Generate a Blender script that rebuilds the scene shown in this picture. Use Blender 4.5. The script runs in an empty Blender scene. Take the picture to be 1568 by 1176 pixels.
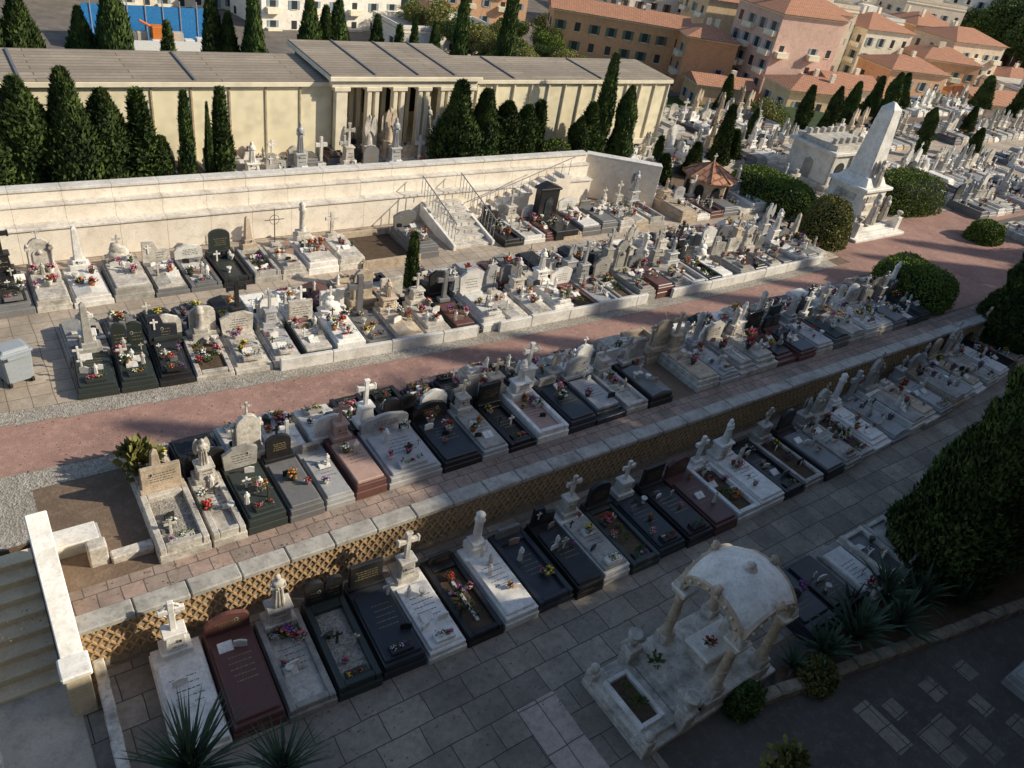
import bpy, math, random
import numpy as np
from mathutils import Vector, Matrix
R=random.Random(7)
scene=bpy.context.scene
COL=scene.collection
rad=math.radians
# ------------------------------------------------------------------ materials
MATS={}
def new_mat(name):
    m=bpy.data.materials.new(name); m.use_nodes=True
    nt=m.node_tree; b=nt.nodes['Principled BSDF']; MATS[name]=m
    return m,nt,b
def N(nt,t,**k):
    n=nt.nodes.new(t)
    for a,v in k.items(): setattr(n,a,v)
    return n
def mix(nt,fac,a,b,mode='MIX'):
    n=N(nt,'ShaderNodeMix',data_type='RGBA',blend_type=mode)
    for sock,val in ((n.inputs[0],fac),(n.inputs[6],a),(n.inputs[7],b)):
        if hasattr(val,'links'): nt.links.new(val,sock)
        elif isinstance(val,(int,float)): sock.default_value=val
        else: sock.default_value=(*val,1)
    return n.outputs[2]
def noise(nt,vec,scale,detail=3,rough=.6):
    n=N(nt,'ShaderNodeTexNoise'); n.inputs['Scale'].default_value=scale
    n.inputs['Detail'].default_value=detail; n.inputs['Roughness'].default_value=rough
    nt.links.new(vec,n.inputs['Vector']); return n.outputs['Fac']
def ramp(nt,fac,p0,p1):
    n=N(nt,'ShaderNodeMapRange'); n.inputs[1].default_value=p0; n.inputs[2].default_value=p1
    nt.links.new(fac,n.inputs[0]); return n.outputs[0]
def mul(nt,f,k):
    n=N(nt,'ShaderNodeMath',operation='MULTIPLY'); nt.links.new(f,n.inputs[0]); n.inputs[1].default_value=k; return n.outputs[0]
def coords(nt,geo=False):
    if geo:
        return N(nt,'ShaderNodeNewGeometry').outputs['Position']
    return N(nt,'ShaderNodeTexCoord').outputs['Object']
def bump(nt,b,h,strength=.4,dist=.02):
    n=N(nt,'ShaderNodeBump'); n.inputs['Strength'].default_value=strength; n.inputs['Distance'].default_value=dist
    nt.links.new(h,n.inputs['Height']); nt.links.new(n.outputs[0],b.inputs['Normal'])
def stone(name,c,dark=None,rough=.75,big=1.3,fine=30,stain=.6,bs=.4,spec=.3,var=.18,bmp=False):
    m,nt,b=new_mat(name); P=coords(nt,True)
    dark=dark or tuple(x*.45 for x in c)
    n1=ramp(nt,noise(nt,P,big,3,.7),.42,.72); n2=ramp(nt,noise(nt,P,fine,0,.7),.3,.75)
    n3=ramp(nt,noise(nt,P,big*5,3,.75),.5,.70)
    col=mix(nt,mul(nt,n1,stain),c,dark)
    col=mix(nt,mul(nt,n3,stain*.65),col,tuple(x*.7 for x in dark))
    col=mix(nt,mul(nt,n2,.22),col,tuple(x*.5 for x in c))
    oi=N(nt,'ShaderNodeObjectInfo'); hs=N(nt,'ShaderNodeHueSaturation')
    mr=N(nt,'ShaderNodeMapRange'); mr.inputs[3].default_value=1-var; mr.inputs[4].default_value=1+var*.5
    nt.links.new(oi.outputs['Random'],mr.inputs[0]); nt.links.new(mr.outputs[0],hs.inputs['Value'])
    nt.links.new(col,hs.inputs['Color']); nt.links.new(hs.outputs[0],b.inputs['Base Color'])
    b.inputs['Roughness'].default_value=rough; b.inputs['Specular IOR Level'].default_value=spec
    if bmp: bump(nt,b,n2,bs,.006)
    return m
stone('white_marble',(.90,.86,.79),(.42,.38,.32),.6,1.6,20,.55)
stone('aged_marble',(.72,.66,.57),(.20,.175,.14),.8,2.2,25,.8,bmp=True)
stone('limestone',(.64,.51,.37),(.24,.19,.13),.85,2,25,.7,bmp=True)
stone('grey_stone',(.46,.43,.38),(.17,.155,.13),.85,1.8,30,.7)
stone('concrete',(.60,.53,.43),(.28,.235,.18),.9,.8,25,.6)
stone('grey_granite',(.21,.205,.20),(.12,.12,.12),.45,2,60,.5,.1,.4)
stone('light_granite',(.48,.47,.455),(.28,.27,.26),.45,2,60,.6,.1,.4)
stone('black_granite',(.021,.020,.020),(.05,.046,.042),.33,3,60,.6,.05,.4)
stone('blue_granite',(.034,.040,.050),(.055,.053,.052),.33,3,60,.5,.05,.4)
stone('green_granite',(.042,.052,.046),(.055,.058,.05),.33,3,60,.5,.05,.4)
stone('red_granite',(.14,.060,.050),(.09,.048,.042),.38,3,60,.5,.05,.4)
stone('pink_granite',(.46,.30,.24),(.28,.18,.14),.45,3,60,.5,.05,.4)
stone('kerb_stone',(.36,.25,.20),(.2,.14,.11),.9,3,60,.6)
stone('gold_letters',(.34,.27,.13),None,.5)
stone('engraved',(.09,.085,.08),None,.9)
stone('terracotta',(.50,.33,.17),(.28,.18,.10),.9,5,30,.6)
stone('soil',(.14,.095,.06),(.06,.04,.028),1,4,20,.7,.8)
stone('bronze',(.07,.06,.04),(.05,.09,.07),.45,6,40,.6)
stone('wall_cream',(.92,.83,.70),(.56,.46,.35),.9,.7,20,.5,.4,.2,0)
stone('wall_coping',(.80,.74,.65),(.34,.30,.25),.9,1.5,20,.65,.4,.2,0)
stone('stair_ochre',(.82,.68,.45),(.48,.37,.23),.9,1.2,20,.5,.4,.2,0)
stone('rubble',(.40,.335,.25),(.12,.10,.075),.95,3,14,.8,1,.2,0,True)
stone('plastic_grey',(.33,.36,.38),(.25,.27,.29),.45,2,40,.3,.05)
stone('bark',(.12,.085,.06),None,.95,4,30)
stone('steel',(.30,.31,.32),None,.4,3,50,.2)
def flat(name,c,rough=.8,trans=0):
    m,nt,b=new_mat(name); P=coords(nt,True)
    n=ramp(nt,noise(nt,P,9,1),.3,.7)
    nt.links.new(mix(nt,n,c,tuple(x*.65 for x in c)),b.inputs['Base Color']); b.inputs['Roughness'].default_value=rough
flat('fl_pink',(.78,.18,.32)); flat('fl_white',(.85,.83,.75)); flat('fl_red',(.6,.03,.03)); flat('fl_yellow',(.8,.6,.06))
flat('fl_orange',(.8,.25,.05)); flat('fl_purple',(.34,.10,.42)); flat('dark_void',(.015,.015,.017)); flat('glass',(.05,.055,.06),.15)
flat('shutter_blue',(.30,.38,.40)); flat('shutter_green',(.14,.2,.14)); flat('shutter_brown',(.30,.18,.11)); flat('pot_terracotta',(.40,.17,.09)); flat('blue_tarp',(.03,.22,.52),.5)
flat('rubber',(.02,.02,.02)); flat('car_white',(.75,.76,.78),.3); flat('white_paint',(.78,.77,.74)); flat('crane_orange',(.7,.2,.03)); flat('wall_joint',(.50,.40,.26)); flat('dead_leaf',(.22,.14,.07))
def leafmat(name,c1,c2,sc=1.2,tr=.25):
    m,nt,b=new_mat(name); P=coords(nt,True)
    n=ramp(nt,noise(nt,P,sc,2,.7),.35,.65); n2=ramp(nt,noise(nt,P,sc*9,0),.3,.7)
    col=mix(nt,n,c1,c2); col=mix(nt,n2,col,mix(nt,.5,col,c1))
    oi=N(nt,'ShaderNodeObjectInfo'); hs=N(nt,'ShaderNodeHueSaturation')
    mr=N(nt,'ShaderNodeMapRange'); mr.inputs[3].default_value=.75; mr.inputs[4].default_value=1.25
    nt.links.new(oi.outputs['Random'],mr.inputs[0]); nt.links.new(mr.outputs[0],hs.inputs['Value']); nt.links.new(col,hs.inputs['Color'])
    nt.links.new(hs.outputs[0],b.inputs['Base Color']); b.inputs['Roughness'].default_value=.75; b.inputs['Specular IOR Level'].default_value=.2
leafmat('cypress_leaf',(.028,.050,.016),(.12,.165,.04),1.5,.12)
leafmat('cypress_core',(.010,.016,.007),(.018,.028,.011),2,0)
leafmat('hedge_leaf',(.10,.15,.028),(.22,.28,.05),2.5)
leafmat('leaf_green',(.045,.08,.022),(.15,.20,.05),2.5)
leafmat('leaf_dry',(.13,.13,.04),(.28,.26,.08),2.5)
leafmat('agave_leaf',(.05,.085,.055),(.10,.14,.08),3,.05)
leafmat('agave_dark',(.03,.05,.03),(.06,.085,.04),3,.05)
def paver(name,c1,c2,mort,bw,bh,off=.5,rot=0,ms=.012,stain=.5,dark=(.05,.045,.04),rough=.9,bst=.15):
    m,nt,b=new_mat(name); P=coords(nt,True)
    mp=N(nt,'ShaderNodeMapping'); mp.inputs['Rotation'].default_value=(0,0,rot); nt.links.new(P,mp.inputs[0])
    wob=N(nt,'ShaderNodeTexNoise'); wob.inputs['Scale'].default_value=1.1; wob.inputs['Detail'].default_value=1; nt.links.new(mp.outputs[0],wob.inputs['Vector'])
    va=N(nt,'ShaderNodeVectorMath',operation='SCALE'); va.inputs['Scale'].default_value=.08; nt.links.new(wob.outputs['Color'],va.inputs[0])
    vb=N(nt,'ShaderNodeVectorMath',operation='ADD'); nt.links.new(mp.outputs[0],vb.inputs[0]); nt.links.new(va.outputs[0],vb.inputs[1])
    bt=N(nt,'ShaderNodeTexBrick'); bt.offset=off; bt.inputs['Scale'].default_value=1
    bt.inputs['Brick Width'].default_value=bw; bt.inputs['Row Height'].default_value=bh; bt.inputs['Mortar Size'].default_value=ms
    bt.inputs['Mortar Smooth'].default_value=.1; bt.inputs['Bias'].default_value=0
    bt.inputs['Color1'].default_value=(*c1,1); bt.inputs['Color2'].default_value=(*c2,1); bt.inputs['Mortar'].default_value=(*mort,1)
    nt.links.new(vb.outputs[0],bt.inputs[0])
    n1=ramp(nt,noise(nt,P,.55,4,.7),.40,.72); n2=ramp(nt,noise(nt,P,7,4,.8),.42,.72)
    col=mix(nt,mul(nt,n1,stain),bt.outputs[0],dark)
    col=mix(nt,mul(nt,n2,.4),col,dark)
    nt.links.new(col,b.inputs['Base Color']); b.inputs['Roughness'].default_value=rough; b.inputs['Specular IOR Level'].default_value=.2
    bump(nt,b,n2,bst,.01)
paver('grey_pavers',(.44,.375,.30),(.27,.235,.195),(.085,.07,.055),.92,.62,.37,0,.011,.6,(.07,.06,.05))
paver('pink_pavers',(.48,.34,.275),(.34,.27,.225),(.15,.12,.10),.42,.40,.5,0,.012,.55)
paver('beige_pavers',(.56,.46,.36),(.45,.375,.295),(.22,.18,.14),.5,.5,0,0,.012,.5,(.14,.11,.08))
paver('light_slab',(.62,.50,.42),(.55,.45,.38),(.16,.13,.11),.47,1.02,0,0,.012,.35)
paver('worn_slab',(.40,.34,.28),(.32,.28,.24),(.10,.09,.08),.5,.5,0,0,.012,.5)
paver('roof_felt',(.42,.35,.27),(.31,.26,.205),(.14,.115,.09),6,.30,.5,0,.02,.55,(.17,.14,.11))
paver('roof_tile',(.64,.31,.18),(.50,.24,.14),(.26,.12,.08),.5,.35,.5,0,.05,.35,(.3,.18,.12))
def gravel(name,c,sc):
    m,nt,b=new_mat(name); P=coords(nt,True)
    v=N(nt,'ShaderNodeTexVoronoi'); v.inputs['Scale'].default_value=sc; nt.links.new(P,v.inputs['Vector'])
    bw=N(nt,'ShaderNodeRGBToBW'); nt.links.new(v.outputs['Color'],bw.inputs[0])
    n1=ramp(nt,noise(nt,P,.8,4),.35,.7)
    col=mix(nt,bw.outputs[0],tuple(x*.4 for x in c),tuple(min(1,x*1.3) for x in c)); col=mix(nt,n1,col,mix(nt,.5,col,(.14,.11,.08)))
    nt.links.new(col,b.inputs['Base Color']); b.inputs['Roughness'].default_value=.95
    bump(nt,b,v.outputs['Distance'],.8,.02)
gravel('gravel',(.46,.42,.36),26)
def asphalt(name,c,sc=40):
    m,nt,b=new_mat(name); P=coords(nt,True)
    n1=ramp(nt,noise(nt,P,.45,4,.65),.35,.7); n2=ramp(nt,noise(nt,P,sc,1,.8),.3,.7); n3=ramp(nt,noise(nt,P,4,4,.8),.50,.62)
    col=mix(nt,n1,c,tuple(x*.62 for x in c)); col=mix(nt,mul(nt,n2,.4),col,tuple(x*.4 for x in c))
    col=mix(nt,mul(nt,n3,.3),col,tuple(min(1,x*1.3+.03) for x in c))
    nt.links.new(col,b.inputs['Base Color']); b.inputs['Roughness'].default_value=.92; b.inputs['Specular IOR Level'].default_value=.15
    bump(nt,b,n2,.5,.008)
asphalt('red_path',(.44,.265,.215)); asphalt('asphalt',(.17,.15,.13)); asphalt('earth',(.24,.17,.12),15); asphalt('lawn',(.10,.13,.04),20); asphalt('city_ground',(.22,.19,.16),.5)
def plaster(name,c):
    stone(name,c,tuple(x*.6 for x in c),.9,.15,3,.4,.2,.2,.12)
PL=[]
for i,c in enumerate([(.74,.40,.21),(.84,.66,.48),(.80,.48,.28),(.84,.73,.56),(.68,.36,.24),(.90,.83,.72),(.80,.58,.34),(.74,.50,.40)]):
    plaster('plaster_%d'%i,c); PL.append('plaster_%d'%i)
plaster('wall_yellow',(.97,.86,.60)); plaster('pilaster_cream',(.94,.84,.64))
# ------------------------------------------------------------------ mesh builder
class MB:
    def __init__(s): s.v=[];s.f=[];s.m=[];s.sm=[];s.mats=[]
    def mi(s,n):
        if n not in s.mats: s.mats.append(n)
        return s.mats.index(n)
    def add(s,vs,fs,mat,smooth=False):
        o=len(s.v); s.v.extend(vs); k=s.mi(mat)
        for f in fs: s.f.append(tuple(i+o for i in f)); s.m.append(k); s.sm.append(smooth)
    def box(s,cx,cy,z0,w,d,h,mat,b=.012,rot=0,tp=1.0,tilt=0):
        c,sn=math.cos(rot),math.sin(rot); b=min(b,w*.3,d*.3,h*.4)
        def ring(hw,hd,bb,z):
            pts=[(hw-bb,-hd),(hw,-hd+bb),(hw,hd-bb),(hw-bb,hd),(-hw+bb,hd),(-hw,hd-bb),(-hw,-hd+bb),(-hw+bb,-hd)]
            return [(cx+x*c-y*sn,cy+x*sn+y*c,z+tilt*y) for x,y in pts]
        if b<=0:
            vs=[]
            for z,k in ((z0,1),(z0+h,tp)):
                for x,y in ((w/2,-d/2),(w/2,d/2),(-w/2,d/2),(-w/2,-d/2)):
                    x*=k;y*=k; vs.append((cx+x*c-y*sn,cy+x*sn+y*c,z+(tilt*y if z>z0 else 0)))
            s.add(vs,[(0,1,5,4),(1,2,6,5),(2,3,7,6),(3,0,4,7),(4,5,6,7),(3,2,1,0)],mat); return
        vs=ring(w/2,d/2,b,z0)+ring(w/2*tp,d/2*tp,b,z0+h-b)+ring(w/2*tp-b,d/2*tp-b,b*.5,z0+h)
        fs=[]
        for L in (0,8):
            for i in range(8): j=(i+1)%8; fs.append((L+i,L+j,L+8+j,L+8+i))
        fs.append(tuple(range(16,24))); fs.append(tuple(range(7,-1,-1)))
        s.add(vs,fs,mat)
    def prism(s,prof,y0,th,mat,cx=0,z0=0,rot=0,cy=None):
        n=len(prof); c,sn=math.cos(rot),math.sin(rot); cy=0 if cy is None else cy
        P=lambda x,y,z:(cx+x*c-y*sn,cy+x*sn+y*c,z0+z)
        vs=[P(x,y0,z) for x,z in prof]+[P(x,y0+th,z) for x,z in prof]
        fs=[tuple(range(n)),tuple(range(2*n-1,n-1,-1))]
        for i in range(n): j=(i+1)%n; fs.append((i,i+n,j+n,j))
        s.add(vs,fs,mat)
    def lathe(s,prof,cx,cy,z0,mat,n=12,sx=1,sy=1,rot=0,cap=True,smooth=True):
        c,sn=math.cos(rot),math.sin(rot); vs=[]
        for r,z in prof:
            for i in range(n):
                a=2*math.pi*i/n; x=r*sx*math.cos(a); y=r*sy*math.sin(a)
                vs.append((cx+x*c-y*sn,cy+x*sn+y*c,z0+z))
        fs=[]
        for k in range(len(prof)-1):
            for i in range(n): j=(i+1)%n; fs.append((k*n+i,k*n+j,(k+1)*n+j,(k+1)*n+i))
        s.add(vs,fs,mat,smooth)
        if cap: 
            o=len(s.v)-n; s.f.append(tuple(range(o,o+n))); s.m.append(s.mi(mat)); s.sm.append(False)
    def tube(s,p0,p1,r0,r1,mat,n=6):
        p0=Vector(p0);p1=Vector(p1); d=(p1-p0).normalized(); a=d.orthogonal().normalized(); b=d.cross(a)
        vs=[tuple(p+(a*math.cos(2*math.pi*i/n)+b*math.sin(2*math.pi*i/n))*r) for p,r in ((p0,r0),(p1,r1)) for i in range(n)]
        fs=[(i,(i+1)%n,n+(i+1)%n,n+i) for i in range(n)]+[tuple(range(n-1,-1,-1)),tuple(range(n,2*n))]
        s.add(vs,fs,mat,False)
    def ball(s,cx,cy,cz,r,mat,n=8,m=5,sx=1,sy=1,sz=1,jit=0,rot=0):
        prof=[(r*math.sin(math.pi*k/m)+1e-4,-r*sz*math.cos(math.pi*k/m)) for k in range(m+1)]
        o=len(s.v); s.lathe(prof,cx,cy,cz,mat,n,sx,sy,rot,False)
        if jit:
            for i in range(o,len(s.v)):
                x,y,z=s.v[i]; q=1+R.uniform(-jit,jit); s.v[i]=(cx+(x-cx)*q,cy+(y-cy)*q,cz+(z-cz)*q)
    def obj(s,name,loc=(0,0,0),rz=0,parent=None):
        me=s.mesh(name); return place(me,name,loc,rz,1,parent)
    def mesh(s,name):
        me=bpy.data.meshes.new(name); me.from_pydata(s.v,[],s.f)
        for n in s.mats: me.materials.append(MATS[n])
        me.polygons.foreach_set('material_index',s.m); me.polygons.foreach_set('use_smooth',s.sm); me.update()
        return me
def place(me,name,loc,rz=0,sc=1,parent=None):
    o=bpy.data.objects.new(name,me); o.location=loc; o.rotation_euler=(0,0,rz)
    o.scale=(sc,)*3 if isinstance(sc,(int,float)) else sc
    COL.objects.link(o)
    if parent: o.parent=parent
    return o
def np_mesh(name,V,F,mats,mi=None,smooth=False):
    me=bpy.data.meshes.new(name); nf=len(F); k=F.shape[1]
    me.vertices.add(len(V)); me.vertices.foreach_set('co',V.astype(np.float32).ravel())
    me.loops.add(nf*k); me.loops.foreach_set('vertex_index',F.astype(np.int32).ravel())
    me.polygons.add(nf); me.polygons.foreach_set('loop_start',np.arange(0,nf*k,k,dtype=np.int32))
    for m in mats: me.materials.append(MATS[m])
    if mi is not None: me.polygons.foreach_set('material_index',mi.astype(np.int32))
    me.update(calc_edges=True); return me
# ------------------------------------------------------------------ camera
pp=rad(34); rr=rad(11); th=rad(40.5)
F=Vector((math.sin(th)*math.cos(pp),math.cos(th)*math.cos(pp),-math.sin(pp)))
R0=Vector((math.cos(th),-math.sin(th),0)); U0=R0.cross(F)
X=R0*math.cos(rr)+U0*math.sin(rr); Y=-R0*math.sin(rr)+U0*math.cos(rr)
cam=bpy.data.cameras.new('camera'); cam.lens=27.02; cam.sensor_width=36; cam.clip_end=3000; cam.clip_start=.1
co=bpy.data.objects.new('camera',cam); COL.objects.link(co)
M=Matrix((X,Y,-F)).transposed().to_4x4(); M.translation=(0,0,14); co.matrix_world=M; scene.camera=co
# ------------------------------------------------------------------ light
el=rad(30); sd=Vector((.835,-.55,0)).normalized()*math.cos(el); sd.z=math.sin(el)
sun=bpy.data.lights.new('sun','SUN'); sun.energy=5.0; sun.angle=rad(.5); sun.color=(1,.91,.74)
so=bpy.data.objects.new('sun',sun); so.rotation_euler=sd.to_track_quat('Z','Y').to_euler(); COL.objects.link(so); so.location=(60,-30,60)
w=bpy.data.worlds.new('World'); scene.world=w; w.use_nodes=True; nt=w.node_tree
sky=nt.nodes.new('ShaderNodeTexSky'); sky.sky_type='NISHITA'; sky.sun_disc=False; sky.sun_elevation=el; sky.sun_rotation=math.atan2(sd.x,sd.y)
nt.links.new(sky.outputs[0],nt.nodes['Background'].inputs[0]); nt.nodes['Background'].inputs[1].default_value=.135
scene.view_settings.view_transform='Standard'; scene.view_settings.look='None'; scene.view_settings.exposure=0
# ------------------------------------------------------------------ terrain
def sstep(x): x=max(0,min(1,x)); return x*x*(3-2*x)
def edge(s): return 39.5 if s<46 else (39.5-(s-46)*1.4 if s<50.5 else 33.2+(s-50.5)*.27)
def terr(s,t):
    if t<-.99 and -60<s<130: 
        return 12.4 if s<22 else 9.0
    base=0.0
    if t>10.81: base=1.2
    if -2.3<s<-.25 and 10.8<t<13.4: base=0.0
    if t>26.61 and s<24.6: base=2.0
    d=max(t-edge(s),(s-84)*1.3)
    dr=0
    if d>0: dr=min(3.5,d*1.6)+12.7*min(1,d/42)
    if s>24.6 and t<=10.81: base=0+1.2*sstep((s-45)/30)
    return base-dr
def ground():
    ss=sorted(set([-600,-300,-120,-61,-59.9,-40,-20,-10,-5,-2.31,-2.29,-.26,-.24,21.9,22.1,24.59,24.61,48.5,50.5,129.9,130.1,150,180,220,260,300,400,700]+list(range(0,130,3))))
    ts=sorted(set([-700,-300,-100,-40,-10,-1.0,-.95,2,5,8,10.80,10.82,13.39,13.41,16,20,24,26.60,26.62,28]+list(range(30,46,1))+list(range(46,125,4))+[160,220,300,450,900]))
    V=[(s,t,terr(s,t)) for t in ts for s in ss]; n=len(ss); Fs=[(j*n+i,j*n+i+1,(j+1)*n+i+1,(j+1)*n+i) for j in range(len(ts)-1) for i in range(n-1)]
    mb=MB(); mb.add(V,Fs,'earth')
    k1=mb.mi('city_ground'); k2=mb.mi('lawn')
    for q,f in enumerate(Fs):
        s,t,_=V[f[0]]
        if t>90 or s>108: mb.m[q]=k1
        elif t>39 or t<-10: mb.m[q]=k2
    mb.obj('ground')
ground()
def strip(name,f0,f1,s0,s1,z,mat,step=1.0):
    mb=MB(); n=max(2,int((s1-s0)/step)+1); vs=[]
    for i in range(n):
        s=s0+(s1-s0)*i/(n-1)
        vs+= [(s,f0(s) if callable(f0) else f0,z),(s,f1(s) if callable(f1) else f1,z)]
    mb.add(vs,[(2*i,2*i+2,2*i+3,2*i+1) for i in range(n-1)],mat); return mb.obj(name)
Lf=lambda s:7.78+.0023*(s-14)**2
rl=lambda s:15.35+.0010*(s-18)**2
Uf=lambda s:17.0+.0020*(s-22)**2
strip('lower_walkway_paving',3.4,10.7,-2.6,9,.010,'grey_pavers',20)
strip('lower_walkway_paving',4.6,10.7,9,60,.010,'grey_pavers',20)
strip('right_path_asphalt',-.9,4.5,9.0,60,.005,'asphalt',20)
strip('pale_paving_slab',4.2,6.15,7.0,7.94,.016,'light_slab')
for i,(a,b,c,d) in enumerate([(13.6,1.4,.5,1.2),(14.3,1.9,.42,.42),(15.0,1.1,.42,.42),(15.6,1.7,.5,.5),(14.4,.6,.6,.9),(16.3,.9,.45,.45),(15.3,.2,.5,.8),(16.9,1.6,.45,.45),(16.6,.1,.5,.5)]):
    strip('pale_paving_slab',b,b+d,a,a+c,.012,'worn_slab')
strip('upper_walkway_paving',11.05,11.8,-.2,45,1.206,'pink_pavers')
strip('gravel_strip',lambda s:15.0,rl,-.0,34,1.205,'gravel')
strip('gravel_area',11.9,rl,-9,-2.35,1.205,'gravel')
strip('gravel_area',13.45,rl,-2.35,0,1.205,'gravel')
strip('red_path',rl,lambda s:Uf(s)-.55,-12,33,1.209,'red_path')
strip('red_plaza',lambda s:11.9,lambda s:17.8+(s-33)*.25 if s<40 else 19.5,33,60,1.209,'red_path')
strip('gravel_strip',lambda s:Uf(s)-.55,lambda s:Uf(s)+.05,-12,32,1.205,'gravel')
strip('terrace_paving',lambda s:Uf(s)+.06,25.6,-14,33.5,1.203,'beige_pavers')
strip('far_cemetery_paving',19.6,32.6,33.6,83,1.202,'beige_pavers',50)
strip('far_cemetery_paving',32.6,39,26,46,1.202,'beige_pavers',50)
strip('far_cemetery_asphalt',16.3,17.6,47,83,1.212,'asphalt',40)
mb=MB()
for i in range(46):
    s=-12+i
    mb.box(s+.5,rl(s+.5)-.03,1.2,.98,.07,.025,'kerb_stone',.01)
    mb.box(s+.5,Uf(s+.5)-.55,1.2,.98,.07,.018,'kerb_stone',.01)
mb.obj('path_kerb')
mb=MB()
for a,b in ((6.4,12.8),(13.6,20.2),(21.5,31.2)):
    s=a
    while s<b:
        l=min(R.uniform(1.2,2.2),b-s); c=s+l/2; mb.box(c,Uf(c)-.02,1.2,l-.01,.13,R.uniform(.37,.41),'white_marble',.015,rot=math.atan(Uf(c+.5)-Uf(c-.5))); s+=l
mb.obj('white_kerb_wall')
mb=MB()
for i in range(4200):
    q=R.random()
    if q<.35: s=R.uniform(-3,34); t=R.uniform(14.8,17.6); z=1.214
    elif q<.5: s=R.uniform(-1,32); t=R.uniform(11.05,11.75); z=1.212
    elif q<.8: s=R.uniform(0,30); t=R.uniform(5.8,8.3); z=.021
    else: s=R.uniform(9,20); t=R.uniform(0,4); z=.021
    a=R.uniform(0,6.28); k=R.uniform(.012,.03); c,sn=math.cos(a)*k,math.sin(a)*k
    mb.add([(s-c,t-sn,z),(s+sn*.5,t-c*.5,z+.012),(s+c,t+sn,z),(s-sn*.5,t+c*.5,z+.005)],[(0,1,2,3)],'dead_leaf' if R.random()<.7 else 'leaf_dry')
mb.obj('fallen_leaves')
# ------------------------------------------------------------------ retaining wall with lattice
mb=MB()
for i in range(48):
    s=.1+i
    mb.box(s+.5,10.93,0,1.0,.26,1.18,'rubble',.01)
    mb.box(s+.5,10.92,1.18,.985,.42,R.uniform(.11,.13),'grey_stone',.025,rot=R.uniform(-.008,.008))
    mb.box(s+.5,11.12,1.2,1,.02,.05,'rubble',0)
x=.1
while x<47.5:
    for d in (1,-1):
        for zz in (.86,.54,.22):
            mb.prism([(-.022-.10*d,0),(.022-.10*d,0),(.022+.10*d,.30),(-.022+.10*d,.30)],-.02-.002*d,.035,'terracotta',cx=x+.1,z0=zz,cy=10.785)
    x+=.2
mb.obj('lattice_retaining_wall')
# ------------------------------------------------------------------ cream terrace wall
mb=MB()
def twall(s0,s1,t0):
    n=int((s1-s0)/1.4)
    for i in range(n):
        a=s0+(s1-s0)*i/n; L=(s1-s0)/n; c=a+L/2
        mb.box(c,t0+.35,1.2,L-.006,.7,1.10,'wall_cream',.006)
        mb.box(c,t0+.33,2.30,L-.004,.80,.07,'wall_coping',.01)
        mb.box(c,t0+.60,2.37,L-.006,.42,.52,'wall_cream',.006)
        mb.box(c,t0+.60,2.89,L-.004,.52,.06,'wall_coping',.01)
        mb.box(c,t0+.80,2.95,L-.006,.30,.33,'wall_cream',.006)
        mb.box(c,t0+.80,3.28,L-.004,.42,.09,'white_marble',.01)
twall(-16,24.3,25.65)
for i in range(3):
    mb.box(25.0+i*.95,26.2-i*.72,1.2,1.2,.35,2.0,'wall_cream',.01,rot=-.65)
    mb.box(25.0+i*.95,26.2-i*.72,3.2,1.19,.5,.09,'white_marble',.01,rot=-.65)
mb.obj('cream_terrace_wall')
mb=MB()
for i in range(7):
    mb.box(16.2,22.9+.4*i+.2,1.2,1.7,.42,.12*(i+1),'aged_marble',.01)
for sx in (15.3,17.1):
    mb.box(sx,24.2,1.2,.12,2.8,.5,'white_marble',.01,tilt=.2)
    for k in range(13):
        y=22.9+k*.23; z=1.65+.30*(y-22.9)
        mb.tube((sx,y,z-.15),(sx,y,z+.62),.014,.014,'steel',5)
    mb.tube((sx,22.85,2.27),(sx,25.7,3.1),.024,.024,'steel',6)
for i in range(12):
    mb.box(17.6+i*.42,25.3,1.2,.44,.7,.3+.13*i,'wall_cream',.01)
    mb.tube((17.6+i*.42,24.97,1.5+.13*i),(17.6+i*.42,24.97,2.2+.13*i),.012,.012,'steel',5)
mb.tube((17.3,24.97,2.15),(22.4,24.97,3.75),.02,.02,'steel',6)
mb.obj('terrace_stair')
# ------------------------------------------------------------------ grave parts
FL=['fl_pink','fl_white','fl_red','fl_yellow','fl_orange','fl_purple','fl_pink','fl_white','fl_red']
def bouquet(mb,x,y,z,r,col=None,pot=True,green=1.0):
    col=col or R.choice(FL)
    if pot:
        pm=R.choice(['pot_terracotta','grey_granite','white_marble','aged_marble','bronze'])
        mb.lathe([(r*.4,0),(r*.55,r*.5),(r*.7,r*.9),(r*.6,r*.9)],x,y,z,pm,8); z+=r*.85
    for i in range(int(26*green)):
        a=R.uniform(0,6.28); e=R.uniform(.1,1.4); q=r*R.uniform(.7,1.35); d=Vector((math.cos(a)*math.cos(e),math.sin(a)*math.cos(e),math.sin(e)))
        p=Vector((x,y,z))+d*q; side=d.cross(Vector((0,0,1))).normalized()*r*.16
        b0=Vector((x,y,z))+d*q*.3
        mb.add([tuple(b0-side),tuple(b0+side),tuple(p+side*.3),tuple(p-side*.3)],[(0,1,2,3)],'leaf_green')
    for i in range(14):
        a=R.uniform(0,6.28); e=R.uniform(.2,1.5); q=r*R.uniform(.75,1.1)
        px,py,pz=x+q*math.cos(a)*math.cos(e),y+q*math.sin(a)*math.cos(e),z+q*math.sin(e); k=r*R.uniform(.16,.28)
        vs=[(px+k,py,pz),(px,py+k,pz),(px-k,py,pz),(px,py-k,pz),(px,py,pz+k*.8),(px,py,pz-k*.8)]
        mb.add(vs,[(0,1,4),(1,2,4),(2,3,4),(3,0,4),(1,0,5),(2,1,5),(3,2,5),(0,3,5)],col if R.random()<.9 else R.choice(FL))
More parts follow.
